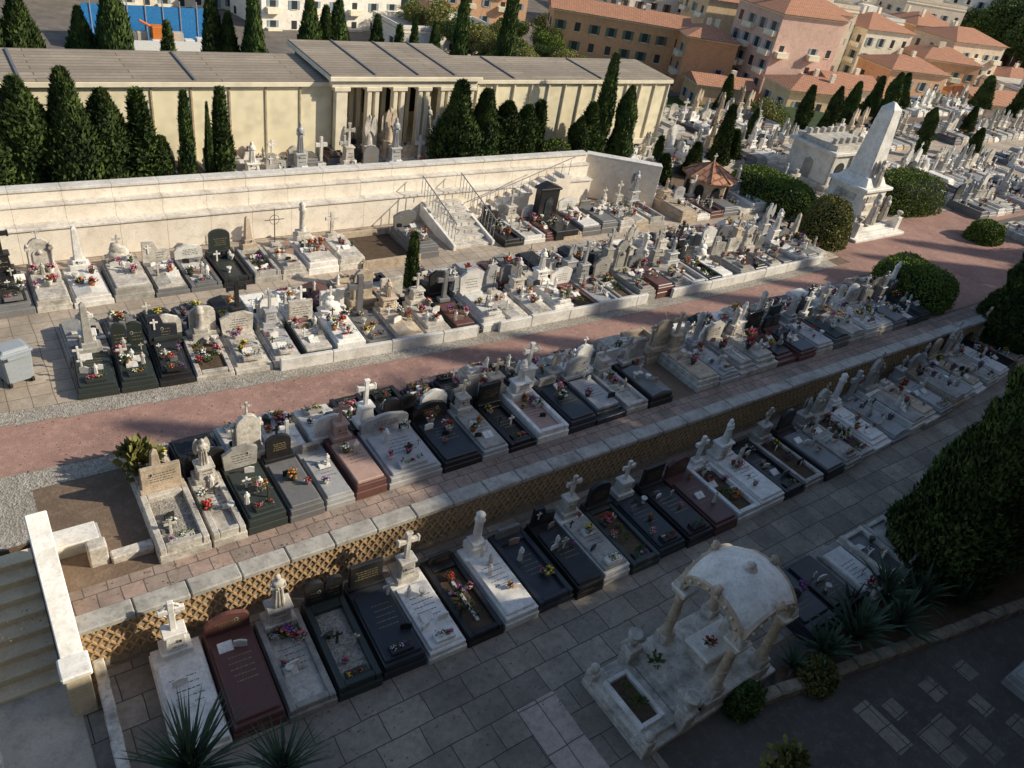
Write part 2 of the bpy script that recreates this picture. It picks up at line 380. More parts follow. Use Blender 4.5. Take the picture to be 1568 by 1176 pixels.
def shrub(mb,x,y,z,r,n=70,mat='leaf_green'):
    for i in range(n):
        a=R.uniform(0,6.28); e=R.uniform(-.1,1.5); q=r*R.uniform(.3,1.1)
        d=Vector((math.cos(a)*math.cos(e),math.sin(a)*math.cos(e),math.sin(e)*1.1)); p=Vector((x,y,z+.05))+d*q
        s1=Vector((R.uniform(-1,1),R.uniform(-1,1),R.uniform(-1,1))).normalized(); s2=s1.cross(d).normalized(); k=r*.17
        mb.add([tuple(p-s2*k),tuple(p+d*k*1.6),tuple(p+s2*k),tuple(p-d*k)],[(0,1,2,3)],mat)
def cross(mb,x,y,z,h,mat,style=0,th=None):
    w=h*.15; th=th or w*.8; aw=h*.62; az=z+h*.62
    mb.box(x,y,z,w,th,h,mat,.012)
    for sg in (-1,1):
        mb.box(x+sg*(w/2+(aw-w)/4),y,az,(aw-w)/2,th*.96,w,mat,.012)
        if style==1: mb.box(x+sg*aw/2,y,az-w*.2,w*.45,th*1.1,w*1.4,mat,.012)
    if style==1:
        mb.box(x,y,z+h-w*.3,w*1.4,th*1.1,w*.45,mat,.012)
    if style==2:
        for k in range(12):
            a=k*math.pi/6; a2=a+math.pi/6; r=h*.22; c=(x,y,az+w/2)
            mb.tube((c[0]+r*math.cos(a),y,c[2]+r*math.sin(a)),(c[0]+r*math.cos(a2),y,c[2]+r*math.sin(a2)),w*.25,w*.25,mat,5)
def figure(mb,x,y,z,h,mat,wings=False,rot=0):
    pr=[(.17,0),(.165,.06),(.14,.25),(.125,.45),(.115,.55),(.135,.64),(.15,.74),(.13,.79),(.06,.825),(.045,.85)]
    mb.lathe([(r*h,zz*h) for r,zz in pr],x,y,z,mat,12,1.05,.75,rot)
    mb.ball(x,y,z+.905*h,.062*h,mat,10,7,1,1.08,1.2)
    mb.lathe([(.085*h,.78*h),(.08*h,.86*h),(.074*h,.93*h),(.04*h,.975*h),(.005*h,.985*h)],x,y+.018*h,z,mat,10,1,1)
    for sg in (-1,1):
        a=(x+sg*.13*h,y,z+.76*h); b=(x+sg*.16*h,y-.03*h,z+.58*h); c=(x+sg*.02*h,y-.14*h,z+.66*h)
        mb.tube(a,b,.045*h,.04*h,mat,6); mb.tube(b,c,.04*h,.025*h,mat,6)
        mb.tube((x+sg*.06*h,y-.09*h,z+.55*h),(x+sg*.09*h,y-.125*h,z),.018*h,.03*h,mat,5)
    mb.tube((x,y-.1*h,z+.5*h),(x,y-.14*h,z),.015*h,.03*h,mat,5)
    if wings:
        for sg in (-1,1):
            pf=[(0,.5),(.10,.42),(.20,.30),(.26,.42),(.28,.62),(.24,.82),(.17,.96),(.10,.9),(.03,.72)]
            pf=[(sg*a*h,b*h) for a,b in pf]
            if sg<0: pf=pf[::-1]
            mb.prism(pf,.10*h,.035*h,mat,cx=x,z0=z,cy=y)
def arc(w,h0,h1,n=8):
    return [(w/2,0),(w/2,h0)]+[(w/2*math.cos(math.pi*i/n),h0+(h1-h0)*math.sin(math.pi*i/n)) for i in range(1,n)]+[(-w/2,h0),(-w/2,0)]
def letters(mb,cx,y,z0,w,h,mat,rows=4):
    for k in range(rows):
        z=z0+h*(1-(k+.5)/rows); x=-w/2*R.uniform(.5,.95)
        while x<w/2*.85:
            l=R.uniform(.02,.09); mb.add([(cx+x,y,z),(cx+x+l,y,z),(cx+x+l,y,z+.02),(cx+x,y,z+.02)],[(0,1,2,3)],mat); x+=l+.02
    if R.random()<.5:
        x=cx+R.choice([-1,1])*w*.33; z=z0+h*.9
        mb.add([(x+.04*math.cos(k*math.pi/4),y-.004,z+.055*math.sin(k*math.pi/4)) for k in range(8)],[tuple(range(8))],'white_paint')
        mb.add([(x+.03*math.cos(k*math.pi/4),y-.007,z+.045*math.sin(k*math.pi/4)) for k in range(8)],[tuple(range(8))],'bronze')
def letters_flat(mb,cx,cy,z,w,l,mat,rows=5):
    for k in range(rows):
        y=cy+l*(.5-(k+.5)/rows); x=-w/2*R.uniform(.5,.95)
        while x<w/2*.8:
            q=R.uniform(.02,.08); mb.add([(cx+x,y,z),(cx+x+q,y,z),(cx+x+q,y+.02,z),(cx+x,y+.02,z)],[(0,1,2,3)],mat); x+=q+.02
DARK=['black_granite','blue_granite','green_granite','red_granite','grey_granite']
LIGHT=['white_marble','aged_marble','limestone','grey_stone','light_granite']
def head(mb,kind,w,L,z,mat,h):
    y=L-.17; lt='gold_letters' if mat in DARK else 'engraved'
    th=.10
    if kind=='arch':
        mb.box(0,y,z,w*.9,.26,.10,mat); mb.prism(arc(w*.72,h*.72,h),-.05,th,mat,z0=z+.10,cy=y); letters(mb,0,y-.053,z+.25,w*.5,h*.4,lt)
    elif kind=='rect':
        mb.box(0,y,z,w*.9,.26,.08,mat); mb.box(0,y,z+.08,w*.8,th,h,mat); letters(mb,0,y-.053,z+.2,w*.6,h*.5,lt)
    elif kind=='trap':
        mb.prism([(w*.42,0),(w*.46,h*.8),(w*.2,h),(-w*.2,h*.92),(-w*.46,h*.7),(-w*.42,0)],-.05,th,mat,z0=z,cy=y); letters(mb,0,y-.053,z+.1,w*.55,h*.5,lt)
    elif kind=='wave':
        pf=[(w*.45,0),(w*.45,h*.55)]+[(w*.45-.9*w*i/10,h*(.62+.33*math.sin(i/10*math.pi)**2+.08*math.cos(i*.6))) for i in range(1,10)]+[(-w*.45,h*.5),(-w*.45,0)]
        mb.prism(pf,-.05,th,mat,z0=z,cy=y); letters(mb,0,y-.053,z+.1,w*.55,h*.4,lt)
    elif kind=='double':
        for sg in (-1,1): mb.prism(arc(w*.42,h*.7,h*.88),-.05,th,mat,cx=sg*w*.23,z0=z,cy=y); letters(mb,sg*w*.23,y-.053,z+.1,w*.3,h*.4,lt,3)
    elif kind=='offset':
        mb.prism([(w*.42,0),(w*.42,h*.55),(w*.05,h*.62),(-w*.05,h*.98),(-w*.40,h),(-w*.42,0)],-.05,th,mat,z0=z,cy=y); cross(mb,-w*.24,y-.065,z+h*.45,h*.42,'white_marble',0,.025); letters(mb,w*.08,y-.053,z+.1,w*.3,h*.35,lt,3)
    elif kind=='obelisk':
        mb.box(0,y,z,w*.55,.42,.2,mat); mb.box(0,y,z+.2,w*.38,.34,.14,mat,.02); mb.box(0,y,z+.34,.24,.24,h*.75,mat,.01,tp=.6); mb.box(0,y,z+.34+h*.75,.145,.145,.1,mat,.005,tp=.2); letters(mb,0,y-.175,z+.2,w*.2,.1,lt,2)
    elif kind=='iron':
        mb.box(0,y,z,w*.35,.25,.14,'aged_marble'); q=z+.14; hh=h*.9
        mb.tube((0,y,q),(0,y,q+hh),.018,.014,'bronze',6); mb.tube((-hh*.28,y,q+hh*.68),(hh*.28,y,q+hh*.68),.014,.014,'bronze',6)
        for k in range(10):
            a=k*math.pi/5; mb.tube((hh*.14*math.cos(a),y,q+hh*.68+hh*.14*math.sin(a)),(hh*.14*math.cos(a+.63),y,q+hh*.68+hh*.14*math.sin(a+.63)),.009,.009,'bronze',4)
    elif kind=='cross':
        mb.box(0,y,z,w*.6,.42,.16,mat); mb.box(0,y,z+.16,w*.42,.32,h*.33,mat,.02,tp=.86); mb.box(0,y,z+.16+h*.33,w*.46,.34,.06,mat,.02)
        cross(mb,0,y,z+.22+h*.33,h*.62,mat,R.choice([0,1,1,2])); letters(mb,0,y-.17,z+.2,w*.25,h*.2,lt,2)
    elif kind=='slimcross':
        mb.box(0,y,z,w*.4,.25,.12,mat); cross(mb,0,y,z+.12,h*.85,mat,0)
    elif kind in('statue','angel'):
        mb.box(0,y-.02,z,w*.7,.46,.12,mat); mb.box(0,y-.02,z+.12,w*.5,.36,h*.3,mat,.02,tp=.9); mb.box(0,y-.02,z+.12+h*.3,w*.56,.4,.06,mat,.02)
        figure(mb,0,y-.02,z+.18+h*.3,h*.75,mat,kind=='angel'); letters(mb,0,y-.2,z+.2,w*.3,h*.2,lt,2)
    elif kind=='rock':
        mb.box(0,y,z,w*.7,.42,.14,mat)
        for k in range(5): mb.ball(R.uniform(-.08,.08),y,z+.2+k*h*.09,w*.24*(1-k*.1),mat,7,5,1.1,.8,.8,.18)
        cross(mb,0,y,z+.1+h*.42,h*.58,mat,0)
    elif kind=='aedicule':
        mb.box(0,y,z,w*.86,.4,.16,mat)
        mb.prism(arc(w*.6,h*.6,h*.85),-.06,.12,mat,z0=z+.16,cy=y+.03)
        for sg in (-1,1):
            mb.lathe([(.055,0),(.04,.03),(.038,h*.5),(.06,h*.54)],sg*w*.33,y-.06,z+.16,mat,8); mb.box(sg*w*.33,y-.04,z+.16+h*.54,.14,.18,.07,mat)
            mb.ball(sg*w*.33,y-.04,z+.29+h*.54,.06,mat,8,5)
        mb.prism(arc(w*.42,h*.35,h*.5),-.02,.05,mat,z0=z+.2,cy=y-.04); cross(mb,0,y,z+.16+h*.83,h*.28,mat,1)
        mb.ball(0,y-.06,z+.2+h*.42,.08,mat,8,6)
    elif kind=='column':
        mb.box(0,y,z,w*.5,.42,.2,mat); mb.box(0,y,z+.2,w*.4,.34,.12,mat); mb.lathe([(.15,0),(.11,.05),(.1,h*.55),(.14,h*.6),(.09,h*.64),(.12,h*.75),(.03,h*.82)],0,y,z+.32,mat,12)
    elif kind=='low':
        mb.box(0,y,z,w*.7,.12,h*.4,mat,.02,tp=.9); letters(mb,0,y-.066,z+.05,w*.5,h*.25,lt,3)
def clutter(mb,w,L,z,n,rich=1):
    for k in range(n):
        x=R.uniform(-w*.38,w*.38); y=R.uniform(L*.25,L*.82); q=R.random()
        if q<.38*rich: bouquet(mb,x,y,z,R.uniform(.07,.17))
        elif q<.60:
            m=R.choice(['black_granite','white_marble','grey_granite','pink_granite','white_marble']); k2=R.uniform(.7,1.3)
            mb.prism([(.11*k2,0),(.11*k2,.14*k2),(0,.17*k2),(-.11*k2,.14*k2),(-.11*k2,0)],0,.035,m,cx=x,z0=z,cy=y,rot=R.uniform(-.4,.4))
        elif q<.70:
            for sg in (-1,1): mb.box(x+sg*.07,y,z,.14,.2,.05,'white_marble',.008,tilt=.35)
        elif q<.84: cross(mb,x,y,z,R.uniform(.2,.42),R.choice(['white_marble','aged_marble','bronze']),0,.03)
        elif q<.92: figure(mb,x,y,z,R.uniform(.3,.45),R.choice(['aged_marble','white_marble']))
        else: mb.lathe([(.05,0),(.03,.03),(.07,.12),(.09,.18),(.07,.18)],x,y,z,R.choice(['aged_marble','bronze','white_marble']),8)
def grave(w=1.0,L=2.3,base='white_marble',slab=None,kind='lid',hd='cross',hm=None,h=.9,n=4,rich=1,hp=None,planter=False,flatcross=False,insc=True):
    mb=MB(); slab=slab or base; hm=hm or slab
    hp=hp or R.uniform(.26,.40); lt='gold_letters' if slab in DARK else 'engraved'
    mb.box(0,L/2,-.05,w,L,hp*.55+.05,base,.015)
    z=hp*.55
    if kind=='lid':
        mb.box(0,L/2,z,w*.94,L*.97,hp*.45,base,.015); z=hp; mb.box(0,L*.42,z,w*.84,L*.74,.07,slab,.02); z+=.07; zt=hp
        if insc: letters_flat(mb,0,L*.5,z+.003,w*.6,L*.3,lt)
    elif kind=='ridge':
        mb.box(0,L/2,z,w*.9,L*.95,hp*.45,base,.015); z=hp
        mb.prism([(w*.4,0),(w*.4,.05),(0,.14),(-w*.4,.05),(-w*.4,0)],.08,L*.72,slab,z0=z); z+=.09; zt=hp
    elif kind=='frame':
        b=.13
        for sg in (-1,1): mb.box(sg*(w/2-b/2-.02),L/2,z,b,L*.97,hp*.45,base,.015)
        mb.box(0,.05+b/2,z,w-2*b-.05,b,hp*.45,base,.015); mb.box(0,L-.22,z,w-2*b-.05,.4,hp*.45,base,.015)
        inn=R.choice(['gravel','soil',slab,slab,slab]); mb.box(0,L/2-.1,z,w-2*b-.045,L-.5,.04,inn,0); z+=.04; zt=hp
        if inn=='soil':
            for k in range(4): shrub(mb,R.uniform(-.2,.2),R.uniform(.3,L*.7),z,R.uniform(.1,.18),30)
        elif insc and inn==slab: letters_flat(mb,0,L*.5,z+.003,w*.5,L*.3,lt)
    else:
        mb.box(0,L/2+.05,z,w*.86,L*.9,hp*.3,base,.015); z+=hp*.3; mb.box(0,L*.48,z,w*.7,L*.7,hp*.28,slab,.02); z+=hp*.28; zt=z
        mb.box(0,L-.2,z-hp*.28,w*.84,.36,hp*.28,base,.01)
        if insc: letters_flat(mb,0,L*.5,z+.003,w*.5,L*.3,lt)
    if flatcross:
        mb.box(0,L*.42,z,.08,L*.5,.04,'white_marble',.01)
        for sg in(-1,1): mb.box(sg*.14,L*.55,z,.2,.08,.04,'white_marble',.01)
    if planter:
        mb.box(0,.28,z,w*.5,.24,.09,base,.01)
        for k in range(5): 
            (bouquet(mb,-w*.18+k*w*.09,.28,z+.08,.07,None,False) if R.random()<.6 else shrub(mb,-w*.18+k*w*.09,.28,z+.07,.1,16))
    head(mb,hd,w,L,zt,hm,h)
    clutter(mb,w*.9,L,z,n,rich)
    return mb
def rgrave(w=1.0,L=2.2,pd=.4,hs=1.0,simple=False,tall=.5):
    dark=R.random()<pd
    base=R.choice(['black_granite','black_granite','blue_granite','grey_granite','grey_granite','grey_granite','green_granite','red_granite' if R.random()<.5 else 'black_granite']) if dark else R.choice(['white_marble','white_marble','aged_marble','aged_marble','aged_marble','grey_stone','limestone','light_granite'])
    slab=base if R.random()<.55 else R.choice(DARK+LIGHT[:2] if dark else LIGHT)
    hd=R.choice(['arch','rect','trap','wave','double','low','cross','slimcross','offset','offset'] if dark else ['cross','cross','statue','angel','rock','aedicule','column','slimcross','arch','trap','aedicule','cross','statue','obelisk','iron','offset'])
    h=R.uniform(.5,.75) if hd in('arch','rect','trap','wave','double','low','offset') else R.uniform(.7,1.35)
    hm=slab
    if dark and R.random()<.3 or slab=='red_granite': hm=R.choice(['white_marble','aged_marble','grey_granite'])
    return grave(w,L,base,slab,R.choice(['lid','lid','frame','step','ridge']),hd,hm,h*hs,R.randint(2,4) if simple else R.randint(5,12),1,R.uniform(.22,.46),R.random()<.4,R.random()<.1,not simple)
def slope(f,s): return math.atan((f(s+.5)-f(s-.5)))
jr=lambda k=.012: R.uniform(-k,k)
wm,am,bk,bl,gg,rg,gn,ls,gs,lg='white_marble','aged_marble','black_granite','blue_granite','grey_granite','red_granite','green_granite','limestone','grey_stone','light_granite'
LROW=[(1.0,wm,wm,'lid','cross',wm,1.25,2,0),(1.0,rg,rg,'lid','wave',rg,.6,2,0),(.98,gs,am,'frame','statue',am,1.15,10,0),(.95,gn,gn,'frame','double',bk,.75,5,1),
 (1.0,bl,bl,'lid','rect',bk,.6,2,1),(.95,wm,wm,'lid','cross',am,1.25,6,1),(.95,bk,lg,'frame','low',bk,.5,4,0),(.95,wm,wm,'lid','column',wm,1.1,5,0),(1.05,bl,bl,'frame','low',gg,.7,4,0),
 (.85,bk,bk,'lid','offset',bk,.6,5,0),(.9,wm,gs,'lid','cross',am,1.1,5,1),(1.0,gn,bk,'frame','arch',bk,.7,5,1),(1.0,bl,bl,'lid','cross',wm,1.0,5,1),(1.0,bk,bk,'lid','rect',bk,.6,4,1),
 (.95,rg,rg,'lid','trap',rg,.65,3,0),(1.0,wm,wm,'frame','slimcross',wm,1.0,9,0),(1.15,wm,wm,'lid','statue',wm,1.1,8,0),(1.0,bk,bk,'frame','low',bk,.5,8,1),(1.0,am,am,'frame','cross',am,1.0,8,0),(1.0,bk,gg,'lid','arch',bk,.7,6,0)]
s=1.02
for (w_,b_,sl,k_,hd_,hm_,h_,n_,p_) in LROW:
    c=s+w_/2; mb=grave(w_-.04,2.35+jr(.06),b_,sl,k_,hd_,hm_,h_,n_,1,None,bool(p_),sl==lg)
    mb.obj('grave',(c,Lf(c)+jr(.05),.01),slope(Lf,c)+jr()); s+=w_
while s<44:
    w_=R.uniform(.9,1.15); c=s+w_/2; rgrave(w_-.04,2.3+jr(.08),.3,1.1).obj('grave',(c,Lf(c)+jr(.06),.01),slope(Lf,c)+jr()); s+=w_
MROW=[(1.05,am,lg,'frame','rect',ls,.55,4,1),(.75,am,am,'frame','angel',am,.9,9,0),(.9,gn,gn,'lid','trap',gs,.6,6,1),(.85,gg,gg,'lid','arch',bk,.6,3,0),(.75,lg,lg,'lid','low',gs,.6,4,0),(.85,rg,'pink_granite','lid','cross','pink_granite',.9,3,0),
 (1.5,lg,lg,'lid','wave',lg,.55,8,1),(1.15,bk,bl,'lid','wave',bk,.6,7,0),(.85,lg,gs,'lid','cross',am,.8,4,0),(.9,bk,bk,'frame','rect',bk,.6,5,1),(1.1,wm,'pink_granite','frame','angel',wm,.9,8,0),(1.0,bl,bl,'lid','low',gs,.6,4,0),(1.2,bl,lg,'step','arch',lg,.6,4,0),(.9,am,am,'frame','cross',am,.8,7,0)]
s=1.78
for (w_,b_,sl,k_,hd_,hm_,h_,n_,p_) in MROW:
    c=s+w_/2; grave(w_-.04,2.0,b_,sl,k_,hd_,hm_,h_,n_,1,None,bool(p_)).obj('grave',(c,11.8+jr(.04),1.205),jr()); s+=w_
while s<31.5:
    w_=R.uniform(.85,1.1); c=s+w_/2
    if not(16.9<c<17.5): rgrave(w_-.04,2.0,.3,1.0).obj('grave',(c,11.8+jr(.05),1.205),jr())
    s+=w_
s=1.8
while s<31.8:
    w_=R.uniform(.85,1.15); c=s+w_/2
    if not(16.6<c<17.4): rgrave(w_-.04,1.45,.5 if s<16 else .3,.95).obj('grave',(c,min(15.2,rl(c)-.25)+jr(.05),1.205),math.pi+jr())
    s+=w_
shr=MB(); shrub(shr,0,0,0,.5,260,'leaf_dry'); shr.obj('shrub',(2.1,14.6,1.5)); 
s=1.4
while s<31.5:
    w_=R.uniform(.8,1.05); c=s+w_/2
    pd=.6 if s<3.5 else .2
    if not(12.9<c<13.4): rgrave(w_-.03,2.0,pd,1.1).obj('grave',(c,Uf(c)+.07,1.205),slope(Uf,c)+jr())
    s+=w_
s=1.5
while s<31.5:
    w_=R.uniform(.8,1.1); c=s+w_/2
    if not(11.7<c<12.4): rgrave(w_-.03,1.85,.3,1.05).obj('grave',(c,21.35+jr(.06),1.205),math.pi+jr())
    s+=w_
s=-8.0
while s<33:
    w_=R.uniform(.85,1.15); c=s+w_/2
    if not(11.2<c<13.6 or 14.9<c<17.4 or (c>26.3 and c<27.5)): rgrave(w_-.03,2.1,.4,1.05).obj('grave',(c,22.45+jr(.06),1.205),jr())
    s+=w_
mb=MB(); mb.box(12.4,23.6,1.2,2.1,2.3,.06,'soil',0)
for a in (-1,1): mb.box(12.4+a*1.1,23.6,1.2,.12,2.4,.3,'limestone'); mb.box(12.4,23.6+a*1.2,1.2,2.32,.12,.3,'limestone')
mb.obj('empty_grave_plot')
mb=MB(); mb.box(0,1.1,0,1.2,2.1,.4,bk); mb.box(0,1.8,.4,1.0,.4,1.15,bk,.02); mb.box(0,1.8,1.55,1.15,.5,.08,bk,.02); mb.prism([(.55,0),(0,.2),(-.55,0)],-.22,.44,bk,z0=1.63,cy=1.8)
mb.prism(arc(.4,.5,.75),-.02,.03,'glass',z0=.5,cy=1.59); bouquet(mb,.3,.6,.4,.18,'fl_red'); bouquet(mb,-.2,.8,.4,.15,'fl_white'); mb.obj('black_tomb',(20.6,22.4,1.205))
for (c,w_,b_,sl,k_,hd_,h_,n_) in [(14.6,1.1,bl,bl,'lid','low',.5,3),(15.8,1.1,bk,bk,'lid','trap',.5,3),(17.0,1.1,gs,wm,'step','low',.3,3),(18.15,1.05,am,gg,'frame','slimcross',.7,8),(19.3,1.05,am,am,'frame','cross',.8,6),(20.4,1.0,bk,bk,'lid','arch',.6,4),(21.5,1.05,wm,wm,'frame','cross',.9,4)]:
    grave(w_,1.9,b_,sl,k_,hd_,sl,h_,n_).obj('grave',(c,6.0,.01),math.pi)
grave(1.0,2.0,lg,lg,'lid','low',lg,.4,1).obj('grave',(18.1,1.2,.01),math.pi)
grave(1.0,2.0,wm,wm,'lid','low',wm,.4,2).obj('grave',(19.3,1.2,.01),math.pi)
VAR=[rgrave(1.0,2.1,.25,1.1,True).mesh('far_grave_%d'%i) for i in range(28)]
def field(s0,s1,t0,t1,zf,dt=2.35,skip=None,hz=1.0):
    t=t0;k=0
    while t<t1:
        s=s0+R.uniform(0,.5)
        while s<s1:
            if not(skip and skip(s,t)) and t<edge(s)-2.2 and R.random()<.93:
                fl=k%2; place(R.choice(VAR),'grave',(s,t+(2.1 if fl else 0),zf),math.pi*fl+R.uniform(-.04,.04),(R.uniform(.85,1.0),1,hz*R.uniform(.85,1.2)))
            s+=R.uniform(.95,1.15)
        t+=dt if k%2 else 2.15; k+=1
field(3,24,27.0,29.2,2.0,hz=1.1)
field(9,24,29.2,30.5,2.2,2.35,lambda s,t:13<s<20 and t>29.5,1.2)
field(26.5,48,28,38,1.2,3.2,lambda s,t:t>30.5 and s<34.5)
field(27.5,30.5,24.5,28,1.2)
field(34,41,21.5,25,1.2,3,lambda s,t:s<36 or s>38)
field(47,80,22,38,1.2,4.2,lambda s,t:(60<s<63.5))
field(47,80,12.5,15.5,1.2,3.2)
field(48,60,18,21,1.2,3.2)
# ------------------------------------------------------------------ canopy tomb
mb=MB()
mb.box(10.65,5.05,0,4.1,1.95,.16,'aged_marble',.02); mb.box(9.2,5.05,.16,1.1,1.6,.12,'aged_marble',.02)
mb.box(9.15,5.05,.28,.45,1.0,.02,'soil',0)
for a in(-1,1): mb.box(9.15+a*.29,5.05,.28,.1,1.2,.1,'white_marble'); mb.box(9.15,5.05+a*.56,.28,.46,.1,.1,'white_marble')
for k in range(3): mb.box(9.95+k*.16,5.05,.16,.5,1.7,.12*(k+1),'aged_marble',.015)
mb.box(11.35,5.05,.16,2.1,1.85,.34,'aged_marble',.02)
mb.box(11.4,5.05,.5,1.1,.6,.3,'aged_marble',.03); mb.box(11.4,5.05,.8,1.2,.7,.08,'white_marble',.03)
mb.box(11.75,5.05,.88,.3,.3,.3,'aged_marble'); mb.ball(11.75,5.05,1.37,.12,'aged_marble',10,7,1,1,1.25); mb.lathe([(.1,0),(.2,.1),(.14,.2),(.05,.24)],11.75,5.05,1.13,'aged_marble',10)
bouquet(mb,11.1,5.0,.88,.15,'fl_red'); shrub(mb,9.15,4.9,.3,.2,60); shrub(mb,9.15,5.3,.3,.15,40); shrub(mb,10.0,5.4,.5,.22,60)
for y in (4.2,5.9):
    mb.box(9.75,y,.16,.3,.3,.5,'aged_marble',.02); mb.box(9.75,y,.66,.36,.36,.06,'aged_marble',.02)
    mb.lathe([(.09,0),(.05,.05),(.12,.14),(.17,.26),(.13,.31),(.17,.36),(.12,.36)],9.75,y,.72,'aged_marble',14)
    for xx in (8.75,): mb.box(xx,y,.16,.24,.24,.3,'aged_marble',.02); mb.ball(xx,y,.56,.11,'aged_marble',10,6)
HC=.74; CZ=2.22
for sx in(-1,1):
    for sy in(-1,1):
        x,y=11.4+sx*HC,5.05+sy*HC
        mb.box(x,y,.5,.32,.32,.24,'aged_marble',.02)
        mb.lathe([(.15,0),(.15,.05),(.11,.08),(.115,.5),(.095,1.05),(.12,1.1),(.10,1.13),(.17,1.26),(.17,1.3)],x,y,.74,'limestone',14)
        for q in range(10):
            a0=q*.9; a1=a0+.9; mb.tube((x+.115*math.cos(a0),y+.115*math.sin(a0),.84+q*.095),(x+.112*math.cos(a1),y+.112*math.sin(a1),.935+q*.095),.022,.022,'limestone',5)
        mb.box(x,y,2.04,.36,.36,.12,'aged_marble',.02); mb.box(x,y,2.16,.42,.42,.06,'white_marble',.02)
n=16; ext=HC+.08; RR=math.hypot(ext,ext)
def sail(off,mat,up):
    vs=[];fs=[]
    for j in range(n+1):
        for i in range(n+1):
            x=-ext+2*ext*i/n; y=-ext+2*ext*j/n; vs.append((11.4+x,5.05+y,CZ+off+.74*math.sqrt(max(0,RR*RR-x*x-y*y))))
    for j in range(n):
        for i in range(n):
            q=(j*(n+1)+i,j*(n+1)+i+1,(j+1)*(n+1)+i+1,(j+1)*(n+1)+i); fs.append(q if up else q[::-1])
    mb.add(vs,fs,mat,True); return vs
vo=sail(.07,'white_marble',True); sail(-.04,'aged_marble',False)
for side in range(4):
    for k in range(20):
        a0=math.pi*k/20; a1=math.pi*(k+1)/20
        pts=[]
        for (r,a) in ((ext-.15,a0),(ext+.05,a0),(ext+.05,a1),(ext-.15,a1)):
            u=r*math.cos(a); z=CZ+.78*r*math.sin(a)
            for o in (ext-.07,ext+.07):
                d=[(u,-o),(o,u),(u,o),(-o,u)][side]; pts.append((11.4+d[0],5.05+d[1],z))
        mb.add(pts,[(0,2,4,6),(1,7,5,3),(2,3,5,4),(0,6,7,1),(0,1,3,2),(4,5,7,6)],'limestone')
        if k%2==0:
            am_=(a0+a1)/2; u=(ext-.05)*math.cos(am_); z=CZ+.78*(ext-.05)*math.sin(am_); o=ext+.08; d=[(u,-o),(o,u),(u,o),(-o,u)][side]
            mb.ball(11.4+d[0],5.05+d[1],z,.045,'aged_marble',6,4,1,1,1,.15)
    d=[(0,-ext-.05),(ext+.05,0),(0,ext+.05),(-ext-.05,0)][side]
    mb.ball(11.4+d[0],5.05+d[1],2.95,.10,'limestone',8,6,1,1,1.3,.15)
for sx in(-1,1):
    for sy in(-1,1): mb.box(11.4+sx*ext,5.05+sy*ext,CZ,.24,.24,.2,'aged_marble',.03,tp=.7)
mb.lathe([(.2,0),(.14,.06),(.06,.1),(.1,.16),(.02,.22)],11.4,5.05,3.10,'aged_marble',12)
mb.obj('canopy_tomb')
# ------------------------------------------------------------------ monument & mausoleum & chapel
mb=MB(); cx,cy=37.6,20.3
for k,(a,h) in enumerate([(4.4,.14),(3.8,.14),(3.2,.14)]): mb.box(cx,cy,1.2+.14*k,a,a,h,'white_marble',.02)
mb.box(cx,cy,1.62,2.5,2.5,.4,'aged_marble',.03,tp=.95); mb.box(cx,cy,2.02,2.1,2.1,1.25,'white_marble',.03,tp=.95); mb.box(cx,cy,3.27,2.35,2.35,.14,'white_marble',.03)
mb.box(cx,cy,3.41,1.8,1.8,.4,'white_marble',.03,tp=.8)
mb.box(cx,cy,3.81,1.2,1.2,3.2,'white_marble',.03,tp=.6); mb.box(cx,cy,7.01,.72,.72,.3,'white_marble',.02,tp=.25)
for a in(-1,1):
    for i,z in enumerate((2.25,2.7)): mb.box(cx,cy+a*1.03,z,1.2,.07,.3,'aged_marble',.01); mb.box(cx+a*1.03,cy,z,.07,1.2,.3,'aged_marble',.01)
figure(mb,cx-.3,cy-1.45,1.75,1.6,'aged_marble'); figure(mb,cx+1.0,cy-1.3,1.75,1.3,'aged_marble',True); figure(mb,cx-1.4,cy+.2,1.75,1.4,'aged_marble')
figure(mb,cx,cy-.8,3.45,1.3,'aged_marble',True)
for a,b in ((-1,-1),(1,-1),(-1,1),(1,1)): mb.box(cx+a*1.75,cy+b*1.75,1.34,.35,.35,.7,'white_marble',.02); mb.lathe([(.1,0),(.06,.06),(.17,.25),(.12,.3)],cx+a*1.75,cy+b*1.75,2.04,'aged_marble',10)
mb.obj('obelisk_monument')
mb=MB(); cx,cy=42.6,25.4
mb.box(cx,cy,1.2,4.6,3.4,.3,'aged_marble',.03); mb.box(cx,cy,1.5,4.0,2.9,1.7,'white_marble',.02); mb.box(cx,cy,3.2,4.5,3.3,.18,'white_marble',.03); mb.box(cx,cy,3.38,3.8,2.7,.3,'aged_marble',.03)
mb.prism(arc(.8,.9,1.25),-.03,.05,'dark_void',cx=cx-1.1,z0=1.5,cy=cy-1.46); mb.prism(arc(.8,.9,1.25),-.03,.05,'dark_void',cx=cx+1.1,z0=1.5,cy=cy-1.46)
mb.prism(arc(.6,.8,1.1),-.03,.05,'grey_stone',cx=cx-2.01,z0=1.5,cy=cy,rot=-math.pi/2)
for x in(-1.95,-.2,.2,1.95): mb.box(cx+x,cy-1.5,1.5,.22,.12,1.7,'aged_marble',.02)
for i in range(6): mb.box(cx-1.6+i*.64,cy-.9,3.68,.25,.25,.3,'aged_marble',.02); mb.box(cx-1.6+i*.64,cy+.9,3.68,.25,.25,.3,'aged_marble',.02)
mb.obj('white_mausoleum')
mb=MB(); cx,cy=31.4,24.7
mb.lathe([(1.15,0),(1.15,1.15)],cx,cy,1.2,'limestone',8,smooth=False); mb.lathe([(1.4,1.15),(1.45,1.2),(1.4,1.25),(.05,1.9)],cx,cy,1.2,'roof_tile',8,smooth=False)
